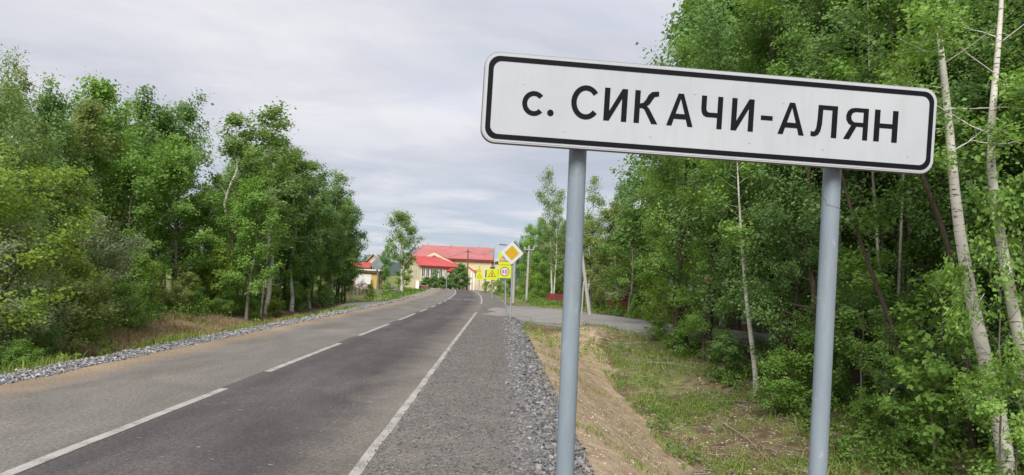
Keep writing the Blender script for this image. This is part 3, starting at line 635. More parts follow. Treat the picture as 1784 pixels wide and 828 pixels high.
def proto(key, H, barkm, *a, **k):
    (tv, tf), (lv, lf, t_) = gen_tree(hash_(key), H, *a, **k)
    PROTO[key] = (npmesh('trunk', tv, [tf], True), npmesh('crown', lv, [lf], False, {'tint': ('FACE', t_)}), H, barkm)
    zt = float(np.percentile(lv[:, 2], 99.7)); tp = lv[lv[:, 2] > zt - .12 * H]; TOPS[key] = (zt, float(tp[:, 0].mean()), float(tp[:, 1].mean()))
def hash_(s): return sum((i + 3) * ord(c) for i, c in enumerate(s)) % 100003
for i in (1, 2, 3): proto('broad%d' % i, 8.5, grey_bark, .11, .16, 2.2, broad, 34, (.25, 1.1), .125, 12500, sigma=.20, bare=4)
for i in (1, 2): proto('dense%d' % i, 9.0, dark_bark, .12, .20, 2.5, ovoid, 38, (.15, 1.15), .125, 14000, sigma=.22, bare=4)
for i in (1, 2, 3): proto('slim%d' % i, 10.0, birch_bark, .085, .28, 1.45, column, 30, (.45, 1.2), .105, 7000, sigma=.17, bare=5, droop=.08)
for i in (1, 2): proto('sparse%d' % i, 11.0, birch_bark, .10, .26, 1.7, ovoid, 30, (.4, 1.15), .11, 7500, sigma=.22, droop=.15, clump=.9, bare=3)
proto('willow1', 5.0, dark_bark, .08, .10, 2.2, broad, 32, (.35, 1.15), .075, 16000, sigma=.17, tw=6); proto('willow2', 5.0, dark_bark, .07, .08, 1.9, ovoid, 30, (.3, 1.1), .10, 9500, sigma=.16, tw=6)
for i in (1, 2, 3): proto('bush%d' % i, 1.8, dark_bark, .022, .03, 1.05, broad, 28, (.35, 1.2), .066, 5600, sigma=.10, tw=5)
proto('sapling1', 3.2, grey_bark, .025, .12, .85, ovoid, 22, (.3, 1.0), .095, 2600, sigma=.10); proto('sapling2', 3.2, grey_bark, .028, .08, 1.0, cone, 24, (.2, .9), .10, 2800, sigma=.11)
proto('fine1', 8.0, grey_bark, .10, .10, 2.1, broad, 40, (.25, 1.1), .074, 27000, sigma=.17, bare=3)
for i in (1, 2, 3): proto('tall%d' % i, 12.0, dark_bark, .12, .12, 2.7, (broad, ovoid, broad)[i - 1], 44, (.2, 1.1), .088, 25000, sigma=.20, bare=5, tw=6)
proto('lone1', 9.5, birch_bark, .19, .34, 2.2, ovoid, 36, (.35, 1.15), .16, 8500, sigma=.26, bare=2, clump=.5)
proto('near1', 3.2, grey_bark, .022, .30, .95, ovoid, 22, (.2, 1.0), .062, 4200, sigma=.09, clump=.9)
proto('conifer1', 3.4, dark_bark, .07, .02, 1.25, lambda u: .35 + .95 * math.sin(math.pi * min(1, u * .62 + .32)), 70, (.3, 1.3), .13, 13000, sigma=.12, tw=6, clump=.4)
proto('pole1', 10.0, pale_bark, .055, .55, 1.3, ovoid, 20, (.4, 1.1), .11, 4500, sigma=.2, bare=9); proto('pole2', 10.0, dark_bark, .06, .50, 1.4, ovoid, 22, (.4, 1.1), .11, 5000, sigma=.2, bare=9)
CROWN = {}
def plant(key, lm, foot, height, label, cat, name, group=None, wide=1.0, rz=None):
    tm, cm, H, bk = PROTO[key]; zt, tx, ty = TOPS[key]; k = height / zt
    rz = RNG.uniform(0, 6.28) if rz is None else rz; foot = np.array(foot, float)
    foot[0] -= k * wide * (tx * math.cos(rz) - ty * math.sin(rz)); foot[1] -= k * wide * (tx * math.sin(rz) + ty * math.cos(rz)); foot[2] = gh(foot[0], foot[1]) - .03
    t = thing(name, label, cat, tuple(foot), rz, group); t.scale = (k * wide, k * wide, k)
    a = (key, lm)
    if a not in CROWN:
        c2 = cm.copy(); c2.materials.clear(); c2.materials.append(LM[lm]); CROWN[a] = c2
        if not tm.materials: tm.materials.append(bk)
    obj('trunk', tm, None, t); obj('crown', CROWN[a], None, t); return t
def put(key, lm, px, top, d, label, cat='tree', name='broadleaf_tree', group=None, wide=1.0):
    d *= float(np.interp(px, [60, 150, 345, 430], [1, 1.2, 1.2, 1.0]))
    foot, zt = on(px, top, d); foot[2] -= .03
    return plant(key, lm, foot, max(.3, zt - foot[2]), label, cat, name, group, wide)
# --- left wood, the trees one can tell apart
put('fine1', 'birch', -2, 100, 16.2, 'tall yellow-green tree cut by the left edge of the photo', wide=.95)
put('slim1', 'olive', 30, 120, 21, 'slender olive tree behind the tall yellow-green tree at the far left', name='slender_tree')
put('dense1', 'deep', 88, 148, 25, 'narrow dark green tree left of the two big round crowns', wide=.85)
put('dense2', 'mid', 176, 140, 27, 'round topped green tree left of the widest crown in the left wood', wide=1.0)
put('broad2', 'deep', 262, 160, 31, 'left half of the widest twin crown in the left wood', wide=1.1)
put('dense1', 'deep', 322, 168, 33, 'right half of the widest twin crown, ending at the sky gap', wide=.85)
put('broad3', 'mid', 235, 232, 25.5, 'bright green tree below the widest crown of the left wood', wide=1.05)
put('broad1', 'mid', 312, 240, 28.5, 'fresh green tree with spreading boughs just left of the sky gap', wide=1.1)
put('broad3', 'mid', 362, 325, 31.5, 'low green tree under the sky gap between the two tall groups', wide=1.0)
put('willow1', 'yellow', 48, 262, 15.0, 'low bright yellow-green tree in front at the far left', wide=1.2)
put('willow1', 'silver', 165, 368, 18.5, 'pale silvery willow in front of the left wood', name='willow_tree', wide=.95)
put('willow2', 'silver', 20, 385, 15.2, 'grey green willow low at the left edge of the photo', name='willow_tree', wide=1.1)
put('slim2', 'birch', 420, 200, 37, 'birch with two leaning tops right of the sky gap', name='birch_tree', wide=1.45)
put('slim3', 'birch', 478, 182, 40, 'tallest birch of the group right of the sky gap', name='birch_tree', wide=1.45)
put('broad2', 'mid', 455, 300, 35, 'fresh green tree standing below the tallest birches on the left', wide=1.0)
put('dense2', 'mid', 410, 345, 33.5, 'spreading green tree at the road edge below the leaning birches', wide=.85)
put('slim1', 'birch', 520, 262, 44, 'birch with a pointed top just right of the tallest birch', name='birch_tree', wide=1.5)
put('slim2', 'deep', 552, 282, 48, 'dark pointed birch second from the right end of the left wood', name='birch_tree', wide=1.45)
put('slim3', 'birch', 590, 300, 53, 'feathery birch with loose twigs near the right end of the left wood', name='birch_tree', wide=1.45)
put('broad1', 'deep', 606, 345, 57, 'rounded dark tree with a white stem at the right end of the left wood', wide=.85)
put('slim1', 'deep', 578, 345, 54, 'small dark birch leaning over the gravel at the end of the left wood', name='birch_tree', wide=1.2)
put('broad3', 'mid', 500, 330, 43, 'green tree between the pointed birches and the road', wide=.9)
put('broad2', 'mid', 540, 350, 49, 'low leafy tree nearest the road before the birch group ends', wide=.85)
put('slim2', 'birch', 471, 330, 36.5, 'thin birch with a bare white stem beside the left gravel edge', name='birch_tree', wide=.8)
put('slim3', 'birch', 580, 420, 53.5, 'short birch with the whitest stem at the right end of the left wood', name='birch_tree', wide=.6)
put('broad1', 'yellow', 120, 300, 20.5, 'yellowish tree between the silvery willow and the narrow dark tree', wide=.9)
put('bush1', 'olive', 85, 455, 17.0, 'large olive bush in front of the left wood', 'bush', 'bush', wide=1.25)
put('bush2', 'yellow', 130, 432, 18.0, 'bush with a bright yellow top in front of the left wood', 'bush', 'bush', wide=.9)
put('bush3', 'deep', 25, 500, 16.0, 'dark bush low at the left edge above the gravel', 'bush', 'bush', wide=1.3)
put('bush1', 'mid', 205, 470, 21, 'green bush at the left end of the dry grass bank', 'bush', 'bush', wide=1.1)
put('sapling2', 'mid', 250, 440, 23.5, 'light green sapling above the dry grass bank', 'sapling', 'sapling')
put('sapling1', 'yellow', 272, 455, 24.5, 'yellow green sapling beside the dark gap over the dry grass bank', 'sapling', 'sapling', wide=.8)
put('bush2', 'mid', 350, 490, 29, 'bush at the right end of the dry grass bank', 'bush', 'bush', wide=1.2)
put('bush3', 'mid', 400, 500, 32, 'bush under the spreading tree beside the gravel', 'bush', 'bush', wide=1.2)
put('sapling2', 'yellow', 385, 430, 31, 'bright sapling under the sky gap in the left wood', 'sapling', 'sapling')
put('bush1', 'deep', 455, 505, 37, 'dark bush under the tallest birches beside the gravel', 'bush', 'bush', wide=1.3)
put('bush2', 'mid', 515, 490, 44, 'bush in the shade between the birch stems', 'bush', 'bush', wide=1.2)
put('bush1', 'mid', 555, 485, 49.5, 'bush at the foot of the feathery birch', 'bush', 'bush', wide=1.1)
put('sapling1', 'yellow', 75, 575, 15.6, 'small yellow fern leaved sapling on the grass by the left gravel', 'sapling', 'sapling', wide=1.1)
put('dense2', 'mid', 388, 306, 37, 'round tree filling the bottom of the sky gap', wide=.9); put('broad2', 'deep', 415, 262, 40, 'dark tree just left of the birch with two leaning tops', wide=.8)
put('broad1', 'mid', 470, 255, 43, 'leafy tree between the two tallest birches', wide=.95); put('dense1', 'deep', 560, 330, 52, 'dense dark tree between the pointed birches near the end of the left wood', wide=.8)
put('dense2', 'mid', 602, 400, 58, 'leafy low tree at the very end of the left wood beside the yellow garage', wide=.8)
for i, (px, top, d, k, lm, lb) in enumerate(((452, 250, 42, 'broad3', 'mid', 'leafy crown low between the two birch tops'), (508, 268, 45, 'dense2', 'deep', 'dark crown just below and right of the tallest birch'), (538, 305, 48, 'broad1', 'mid', 'full green crown in the middle of the sloping end of the left wood'),
        (572, 322, 53, 'broad2', 'mid', 'full green crown near the low end of the left wood'), (606, 352, 58, 'dense1', 'mid', 'last full crown before the gap with the lone birch'), (590, 420, 56, 'willow2', 'deep', 'leafy undergrowth tree at the right end of the left wood'), (540, 420, 50, 'willow1', 'mid', 'leafy undergrowth tree below the pointed birches'), (490, 410, 44, 'willow2', 'mid', 'leafy undergrowth tree below the tallest birch'))):
    put(k, lm, px, top, d, lb, wide=.95)
def skyl(px): return float(np.interp(px, [-200, 0, 40, 85, 130, 175, 215, 262, 300, 345, 372, 385, 432, 490, 545, 590, 618], [110, 130, 170, 148, 170, 140, 175, 158, 160, 195, 250, 300, 200, 195, 275, 300, 345]))
def ldep(px): return float(np.interp(px, [-200, 0, 170, 300, 430, 540, 620], [12.5, 16, 21, 27, 34, 46, 57]))
keys = ['broad1', 'broad2', 'broad3', 'dense1', 'dense2', 'slim1', 'slim2', 'pole1', 'pole2']
for i in range(60):
    px = RNG.uniform(-190, 605); d = ldep(px) * RNG.uniform(1.12, 1.85); top = skyl(px) + RNG.uniform(15, 130)
    if 335 < px < 425: top = RNG.uniform(330, 400)
    put(keys[RNG.integers(len(keys))], ['mid', 'deep', 'deep', 'olive'][RNG.integers(4)], px, top, d, 'green tree standing among many others deep inside the left wood', group='trees inside the left wood')
for i in range(26):
    px = RNG.uniform(-100, 590); d = ldep(px) * RNG.uniform(1.08, 1.5); foot, _ = on(px, 500, d)
    plant(['bush1', 'bush2', 'bush3', 'sapling1'][i % 4], ['deep', 'mid', 'olive'][i % 3], foot, RNG.uniform(1.3, 2.6), 'shaded bush in the undergrowth of the left wood', 'bush', 'bush', 'undergrowth bushes of the left wood', 1.2)
# --- right side, beyond the side road
put('sparse1', 'birch', 955, 292, 72, 'tall sparse birch whose thin top rises left of the left sign post', name='birch_tree', wide=.85)
put('sparse2', 'birch', 975, 330, 70, 'sparse birch just left of the left sign post', name='birch_tree', wide=.75)
put('sparse2', 'birch', 1036, 308, 64, 'tall sparse birch whose top shows right of the left sign post', name='birch_tree', wide=.9)
put('dense1', 'deep', 1088, 312, 60, 'dark tree top in the sky notch right of the sparse birches', wide=.6)
put('broad2', 'olive', 1070, 355, 50, 'olive tree with a round crown behind the side road', wide=1.25)
put('broad1', 'olive', 1030, 385, 56, 'brownish green tree right behind the left sign post beyond the side road', wide=1.15)
put('broad3', 'mid', 1105, 345, 46, 'green tree at the left end of the right wood beyond the side road', wide=1.15)
put('broad1', 'mid', 925, 392, 88, 'green tree behind the concrete lamp post', wide=.9); put('dense2', 'mid', 945, 380, 84, 'green tree behind the sparse tall birch', wide=.8)
put('broad3', 'deep', 908, 412, 104, 'dark tree just right of the diamond sign', wide=.9); put('broad2', 'mid', 985, 385, 82, 'green tree behind the maroon fence left of the sign post', wide=.9)
put('broad1', 'deep', 1010, 380, 80, 'dark tree far behind the left sign post', wide=.9); put('dense2', 'mid', 895, 430, 112, 'low green tree behind the diamond sign', wide=.9)
put('willow2', 'yellow', 1152, 486, 31, 'yellow green bushy shrub at the bend of the side road', 'bush', 'bush', wide=1.05)
put('bush2', 'mid', 1195, 545, 26.5, 'low fresh green bush at the end of the side road', 'bush', 'bush', wide=1.6); put('bush3', 'mid', 1150, 552, 28.5, 'low bright bush beside the grey gravel slope', 'bush', 'bush', wide=1.3)
for i, (px, top, d, lm, lb) in enumerate(((905, 478, 92, 'mid', 'bush right of the two yellow boards'), (925, 470, 80, 'yellow', 'light bush behind the concrete lamp post'), (940, 478, 76, 'mid', 'bush left of the maroon fence'),
        (845, 486, 98, 'mid', 'low bush beyond the crossing sign on the right verge'), (868, 484, 88, 'mid', 'bush on the verge behind the 40 board'), (890, 482, 84, 'deep', 'bush behind the post of the diamond sign'),
        (1000, 500, 60, 'olive', 'weedy bush before the maroon fence beside the left post'), (1045, 500, 52, 'olive', 'bush at the foot of the leaning pale pole'), (1075, 520, 46, 'mid', 'low bush before the shed roof beyond the side road'), (1105, 515, 43, 'mid', 'bush left of the yellow green shrub'))):
    put('bush%d' % (i % 3 + 1), lm, px, top, d, lb, 'bush', 'bush', wide=1.3 if i < 6 else 1.0)
for i in range(26):
    px = RNG.uniform(880, 1135); d = np.interp(px, [880, 950, 1135], [112, 82, 50]) * RNG.uniform(1.0, 1.35)
    put(['broad1', 'broad3', 'dense1', 'dense2', 'willow1'][i % 5], ['mid', 'olive', 'deep'][i % 3], px, np.interp(px, [880, 905, 945, 1060, 1135], [455, 430, 400, 395, 345]) + RNG.uniform(0, 60), d, 'green tree of the belt behind the side road and the lamp post', group='trees of the belt behind the side road')
for i in range(22):
    px = RNG.uniform(930, 1140); d = np.interp(px, [930, 1140], [78, 46]) * RNG.uniform(1.02, 1.25); foot, _ = on(px, 500, d)
    plant('bush%d' % (i % 3 + 1), ['mid', 'olive', 'yellow'][i % 3], foot, RNG.uniform(1.2, 2.4), 'bush of the thicket behind the side road', 'bush', 'bush', 'thicket bushes behind the side road', 1.4)
# --- right wood
put('tall2', 'mid', 1178, 262, 33, 'large fresh green tree under the left half of the sign board', wide=.95)
put('tall1', 'mid', 1215, 40, 26, 'tall tree whose crown edge meets the sky above the sign board', wide=.92)
put('tall2', 'deep', 1262, -60, 24, 'tall green tree behind the middle of the sign board, right of the sky edge', wide=.9)
put('tall3', 'mid', 1235, 330, 24, 'leafy tree beneath the middle of the sign board', wide=1.0)
put('tall1', 'deep', 1330, -120, 22, 'tall dark tree behind the right half of the sign board', wide=.95)
put('tall2', 'deep', 1395, 330, 18, 'bright leafed small tree left of the right sign post', wide=.9)
put('tall3', 'deep', 1450, -160, 17.5, 'tall dark green tree straight above the right sign post', wide=.85)
put('bush1', 'mid', 1395, 548, 17.2, 'bright bush at the edge of the right wood left of the right post', 'bush', 'bush', wide=1.1)
put('bush2', 'deep', 1270, 575, 21.5, 'dark bush left of the thin leaning birch stem', 'bush', 'bush', wide=1.4); put('bush3', 'mid', 1362, 605, 16.8, 'low bush right of the thin leaning birch stem', 'bush', 'bush', wide=1.2)
put('bush1', 'mid', 1500, 680, 14.2, 'bush right of the right sign post in the wood edge', 'bush', 'bush', wide=1.2); put('bush2', 'mid', 1580, 715, 12.6, 'low bush near the leaning dark stem', 'bush', 'bush', wide=1.4)
put('bush3', 'mid', 1650, 690, 12.9, 'bush left of the near birch trunk', 'bush', 'bush', wide=1.1); put('near1', 'mid', 1765, 300, 9.7, 'bright leafed sapling in front of the two near birch trunks', 'sapling', 'sapling', wide=.62)
put('sapling1', 'mid', 1650, 470, 12.0, 'sapling left of the near birch trunk halfway up the photo', 'sapling', 'sapling', wide=1.0); put('near1', 'mid', 1800, 600, 8.9, 'bush cut by the right edge of the photo', 'bush', 'bush', wide=1.0)
def rdep(px): return float(np.interp(px, [1130, 1200, 1320, 1440, 1620, 1784, 2000], [36, 28, 21, 16.5, 12.8, 10.5, 8.5]))
for i in range(64):
    px = RNG.uniform(1165, 2000); d = rdep(px) * RNG.uniform(1.12, 2.3); top = np.interp(px, [1165, 1200, 1300], [300, 60, -120]) + RNG.uniform(-60, 120)
    k = ['broad1', 'broad2', 'broad3', 'dense1', 'dense2', 'pole1', 'pole2', 'slim2'][RNG.integers(8)]
    if k[0] in 'bd' and d < 32: k = 'tall%d' % (i % 3 + 1)
    if 1440 < px < 1700 and d < 24 and i % 3: k = ['pole1', 'pole2'][i % 2]
    put(k, ['deep', 'mid', 'deep', 'deep'][RNG.integers(4)], px, min(top, 300), d, 'green tree standing among many others inside the right wood', group='trees inside the right wood')
for i in range(7):
    px = RNG.uniform(1470, 1660); d = rdep(px) * RNG.uniform(1.15, 1.75)
    put(['pole1', 'pole2'][i % 2], 'deep', px, RNG.uniform(-260, -60), d, 'thin bare stemmed tree in the dark right wood between post and birches', name='slender_tree', group='thin stems of the right wood')
for i in range(40):
    px = RNG.uniform(1180, 1950); px += 250 * (1460 < px < 1680); d = rdep(px) * RNG.uniform(1.05, 1.8); foot, _ = on(px, 500, d)
    plant(['bush1', 'bush2', 'bush3', 'sapling2'][i % 4], ['deep', 'mid', 'deep'][i % 3], foot, RNG.uniform(.9, 2.4), 'shaded bush in the undergrowth of the right wood', 'bush', 'bush', 'undergrowth bushes of the right wood', 1.15)
for i in range(44):
    px = RNG.uniform(1180, 1850); d = rdep(px) * RNG.uniform(2.3, 4.2)
    put(['broad1', 'dense1', 'willow1', 'broad3'][i % 4], ['deep', 'mid'][i % 2], px, RNG.uniform(60, 420), d, 'green tree far inside the right wood, filling the gaps between nearer stems', group='far trees of the right wood')
for px, top, d, lm, lb in ((1485, 430, 15.6, 'mid', 'leafy sapling just right of the right post in the wood edge'), (1545, 500, 15.0, 'deep', 'dark leafy sapling between the thin pale stems'), (1600, 420, 16.5, 'mid', 'taller leafy sapling left of the near birch'), (1520, 350, 19.5, 'deep', 'tall leafy sapling deep in the gap right of the right post'), (1575, 560, 13.6, 'mid', 'low leafy sapling before the thin pale stems')):
    put('near1', lm, px, top, d, lb, 'sapling', 'sapling', wide=1.15)
for px, top, d, lm, lb in ((440, 520, 35.5, 'mid', 'low bush before the spreading tree beside the left gravel'), (478, 515, 39, 'yellow', 'light green bush at the foot of the tallest birch'), (530, 512, 45.5, 'deep', 'dark low bush before the pointed birches'), (575, 505, 52.5, 'mid', 'low bush before the last birches of the left wood'), (150, 545, 18.2, 'mid', 'low green bush where the dry grass bank begins'), (40, 590, 14.2, 'mid', 'low bush beside the left gravel at the edge of the photo')):
    put('bush%d' % (1 + px % 3), lm, px, top, d, lb, 'bush', 'bush', wide=1.5)
# near trees whose stems the photo shows
def stem_tree(seed, path, d, r0, barkm, lm, label, name, R, nl, nleaf, leaf=.075, cb=.3, bare=3, prof=column):
    P_ = [pt(x, y, d + (dd if (dd := 0) else 0)) for x, y in path]; b = P_[0].copy(); b[2] = gh(b[0], b[1]) - .05
    if b[2] < P_[0][2]: P_ = [b] + P_
    P_ = np.array(P_) - b
    (tv, tf), (lv, lf, t_) = gen_tree(seed, P_[-1][2], r0, cb, R, prof, nl, (.1, 1.0), leaf, nleaf, trunk=P_, sigma=.13, bare=bare, thick=.22)
    t = thing(name, label, 'tree', tuple(b)); obj('trunk', npmesh('trunk', tv, [tf], True), barkm, t)
    if nleaf: obj('crown', npmesh('crown', lv, [lf], False, {'tint': ('FACE', t_)}), LM[lm], t)
    return t
stem_tree(11, [(1757, 812), (1740, 725), (1722, 650), (1700, 560), (1683, 470), (1670, 400), (1660, 300), (1652, 200), (1640, 90), (1630, 10), (1622, -80), (1614, -220)], 11, .12, birch_bark, 'mid', 'near birch with a pale spotted trunk right of the sign board', 'birch_tree', 1.5, 15, 8000, leaf=.062, cb=.5, bare=1)
stem_tree(12, [(1802, 700), (1775, 590), (1757, 500), (1745, 420), (1727, 320), (1722, 260), (1735, 130), (1745, 10), (1750, -120), (1756, -240)], 10, .10, birch_bark, 'mid', 'crooked pale birch trunk near the right edge of the photo', 'birch_tree', 1.5, 15, 8000, leaf=.062, cb=.5, bare=1)
stem_tree(13, [(1318, 665), (1300, 520), (1292, 420), (1286, 320), (1283, 250), (1282, 200)], 19.5, .07, birch_bark, 'mid', 'thin leaning birch with a bare white stem at the edge of the right wood', 'birch_tree', 1.5, 24, 6500, .085, cb=.5, bare=1)
stem_tree(14, [(1612, 752), (1580, 640), (1545, 545), (1505, 440), (1475, 340), (1440, 200), (1420, 60)], 14, .062, dark_bark, 'deep', 'dark leaning stem right of the right sign post', 'leaning_tree', 1.5, 16, 5000, .085, cb=.5, bare=8)
stem_tree(15, [(1692, 800), (1690, 700), (1668, 520), (1655, 430), (1622, 345), (1588, 260), (1560, 120), (1540, -40)], 12.6, .075, dark_bark, 'deep', 'dark crooked trunk leaning left beside the near birch', 'leaning_tree', 1.7, 18, 6000, .085, cb=.45, bare=6)
stem_tree(16, [(1545, 640), (1535, 520), (1528, 420), (1520, 300), (1515, 150), (1512, 0), (1508, -150)], 16, .045, pale_bark, 'mid', 'palest thin straight stem in the gap right of the right post', 'slender_tree', 1.3, 16, 4500, .09, cb=.5, bare=8)
stem_tree(17, [(1580, 620), (1574, 500), (1570, 380), (1566, 250), (1560, 60), (1556, -120)], 17.5, .05, pale_bark, 'mid', 'second pale thin stem in the gap, nearer the birch', 'slender_tree', 1.3, 16, 4500, .09, cb=.5, bare=8)
for k, (xb, yb, xt, d_, lb) in enumerate(((1505, 600, 1470, 18.5, 'thin grey stem just right of the right post in the wood'), (1618, 560, 1600, 18.8, 'grey stem left of the near birch deep in the wood'), (1560, 640, 1585, 15.5, 'thin pale stem tilted right in the dark gap of the wood'), (1490, 560, 1455, 20.5, 'slim tilted stem farthest into the dark gap beside the right post'))):
    stem_tree(30 + k, [(xb, yb), (xb * .75 + xt * .25, yb - 150), ((xb + xt) / 2, yb - 310), (xt, yb - 560), (xt - 5, yb - 720)], d_, .042, pale_bark, 'mid', lb, 'slender_tree', 1.2, 14, 3600, .085, cb=.55, bare=4)
stem_tree(18, [(1445, 560), (1428, 400), (1420, 300), (1405, 180), (1395, 20), (1390, -120)], 18.5, .08, dark_bark, 'mid', 'brown trunk showing just left of the right sign post', 'broadleaf_tree', 1.8, 22, 7000, .09, cb=.45, bare=5)
# --- by the road further on
put('lone1', 'birch', 699, 366, 95, 'lone birch with a white trunk left of the red roofed school', name='birch_tree', wide=1.0)
put('sapling1', 'mid', 710, 440, 96, 'slim dark young tree right of the lone white birch', 'sapling', 'sapling', wide=1.2)
put('bush1', 'yellow', 648, 488, 62, 'bright bush left of the grey diamond sign back', 'bush', 'bush', wide=.9); put('bush2', 'mid', 676, 488, 80, 'bush left of the lone white birch', 'bush', 'bush', wide=1.1); put('bush3', 'deep', 668, 440, 92, 'dark bushy tree behind the grey diamond sign back', 'bush', 'bush', wide=.8)
put('dense1', 'deep', 676, 425, 104, 'dark tree behind the lone white birch', wide=.7)
# ------------------------------------------------------------------ the school
cream = simple('cream_render', (.56, .475, .30), .85, 0, .06, 2); cream2 = simple('pale_trim', (.561, .476, .340), .8, 0, .05)
def roofm(name, a, b):
    M = Mat(name, rough=.6, spec=.3); w = M.node('ShaderNodeTexWave', wave_type='BANDS', bands_direction='X'); M.l.new(M.coord('Object'), w.inputs[0]); w.inputs['Scale'].default_value = 1.6
    c = M.ramp(M.noise(M.coord(), .5, 5, .6), [(.35, a), (.65, b)]); M.set('Base Color', M.mix(.12, c, M.ramp(w.outputs[0], [(0, .3), (1, 1.0)]), 'MULTIPLY')); return M.m
red_roof = roofm('red_sheet_roof', (.40, .062, .058), (.47, .085, .08)); old_roof = roofm('faded_sheet_roof', (.36, .125, .12), (.42, .16, .15)); wine = simple('wine_trim', (.170, .019, .019), .6)
brick_red = simple('red_brick', (.20, .055, .04), .9, 0, .25, 5); white_p = simple('white_paint', (.680, .680, .660), .6, 0, .05); glassd = Mat('window_glass', (.050, .060, .075), .12, 0, .5).m
brown_wood = simple('brown_wood', (.14, .085, .05), .85, 0, .3, 4); grey_wood = simple('grey_wood', (.26, .235, .20), .85, 0, .25, 4); concrete = simple('concrete', (.34, .33, .31), .9, 0, .12, 3); maroon = simple('maroon_sheet', (.15, .022, .022), .6, 0, .12, 2); tin = simple('pale_tin', (.55, .57, .58), .5, .2, .1, 2)
def window(parent, x, y, z, w, h, fm=white_p, axis='x'):
    """frame with a mullion, set in a wall that faces -y; the pane is its sub-part"""
    f = .07; mb = MB(); mb.box(-w/2, -.05, -h/2, -w/2+f, .03, h/2).box(w/2-f, -.05, -h/2, w/2, .03, h/2).box(-w/2+f, -.05, h/2-f, w/2-f, .03, h/2).box(-w/2+f, -.05, -h/2, w/2-f, .03, -h/2+f).box(-.03, -.045, -h/2+f, .03, .03, h/2-f)
    o = mb.build('window', fm, parent, (x, y, z)); MB().box(-w/2+f, -.02, -h/2+f, -.03, .0, h/2-f).box(.03, -.02, -h/2+f, w/2-f, .0, h/2-f).build('pane', glassd, o)
    return o
sc0 = pt(731, 497, 130); zb = gh(sc0[0], 130) - .4; RS = .42
school = thing('school_building', 'cream single storey school wing with a bright red roof at the road end', 'building', (sc0[0], 130, zb), RS)
ev = pt(731, 462.5, 130)[2] - zb; rg = pt(713, 446, 134)[2] - zb; W = 7.7; Dp = 8.6; o_ = .35; rx = 4.45
MB().box(0, 0, -1, W, Dp, ev).prism([(0.001, 0, ev), (0.001, Dp, ev), (0.001, Dp / 2, rg - .14)], (.25, 0, 0)).build('wall', cream, school)
rt = MB()
rt.poly([(-o_, -o_, ev - .05), (W + .2, -o_, ev - .05), (rx, Dp / 2, rg), (-o_, Dp / 2, rg)]).poly([(-o_, Dp + o_, ev - .05), (-o_, Dp / 2, rg), (rx, Dp / 2, rg), (W + .2, Dp + o_, ev - .05)]).poly([(W + .2, -o_, ev - .05), (W + .2, Dp + o_, ev - .05), (rx, Dp / 2, rg)])
ro = rt.build('roof', red_roof, school); sm = ro.modifiers.new('thick', 'SOLIDIFY'); sm.thickness = .12; sm.offset = 1
MB().box(-o_, -o_ - .03, ev - .24, W + .2, -o_, ev - .02).build('eave_board', wine, school)
MB().box(-.02, -.05, -1, W, .0, .75).build('plinth', brick_red, school)
for x_ in (.55, 1.35, 2.15, 2.95, 3.75): window(school, x_, 0, ev - 1.2, .66, 1.5)
window(school, 6.8, 0, ev - 1.2, .66, 1.5)
for yy in (2.2, 5.0):
    w_ = window(school, 0, yy, ev - 1.3, .9, 1.5); w_.rotation_euler = (0, 0, -math.pi / 2)
cn = MB().prism([(4.75, -1.3, ev - .75), (6.05, -1.3, ev - .75), (5.4, -1.3, ev - .2)], (0, 1.24, 0)).build('porch_canopy', red_roof, school)
MB().box(4.7, -1.36, ev - .9, 6.1, -1.3, ev - .755).build('canopy_fascia', wine, cn)
for x_ in (4.85, 5.95): MB().tube([(x_, -1.22, -1), (x_, -1.22, ev - .75)], .06, 8).build('porch_post', white_p, school)
MB().box(5.0, -.06, -.5, 5.8, -.002, ev - .95).build('entrance_door', brown_wood, school)
# the hall behind: gabled block, big roof, annexe
h0 = pt(741, 497, 143); hb = gh(h0[0], 143) - .4
hall = thing('hall_building', 'larger cream hall with a faded red roof rising behind the school wing', 'building', (h0[0], 143, hb), 0.0)
def sl(px, py, d): return Vector(pt(px, py, d)) - Vector((h0[0], 143, hb))
G = [sl(px, py, 143) for px, py in ((741, 442), (757, 439.5), (806, 468))]
ax_, az_ = G[1].x, G[1].z; ex_, ez_ = G[2].x, G[2].z; lx_ = ax_ - (ex_ - ax_); yg = 0.0
MB().prism([(lx_, yg, -1), (lx_, yg, ez_), (ax_, yg, az_ - .1), (ex_, yg, ez_), (ex_, yg, -1)], (0, 4, 0)).build('gable_wall', cream, hall)
for sgn in (-1, 1):
    e_ = ax_ + sgn * (ex_ - ax_ + .4)
    MB().prism([(ax_, yg - .35, az_), (e_, yg - .35, ez_ - .15), (e_, yg - .35, ez_ - .75), (ax_, yg - .35, az_ - .6)], (0, .3, 0)).build('verge_board', cream2, hall)
MB().prism([(lx_ - .4, yg - .3, ez_ - .15), (ax_, yg - .3, az_ + .02), (ex_ + .4, yg - .3, ez_ - .13), (ex_ + .4, yg - .3, ez_ - .03), (ax_, yg - .3, az_ + .14), (lx_ - .4, yg - .3, ez_ - .03)], (0, 7, 0)).build('gable_roof', red_roof, hall)
d_h = 150; eL, eR = sl(716, 454, d_h), sl(859, 454, d_h); rL, rR = sl(737, 428.5, d_h + 7), sl(857, 430.5, d_h + 7)
y0 = eL.y; HZ = (eL.z + eR.z) / 2 + .5; RZ_ = (rL.z + rR.z) / 2; xr_ = eR.x
MB().box(eL.x + .6, y0 + .5, -1, xr_ - .25, y0 + 13.5, HZ).prism([(xr_ - .26, y0 + .5, HZ), (xr_ - .26, y0 + 13.5, HZ), (xr_ - .26, y0 + 7, RZ_ - .15)], (-.25, 0, 0)).build('hall_wall', cream, hall)
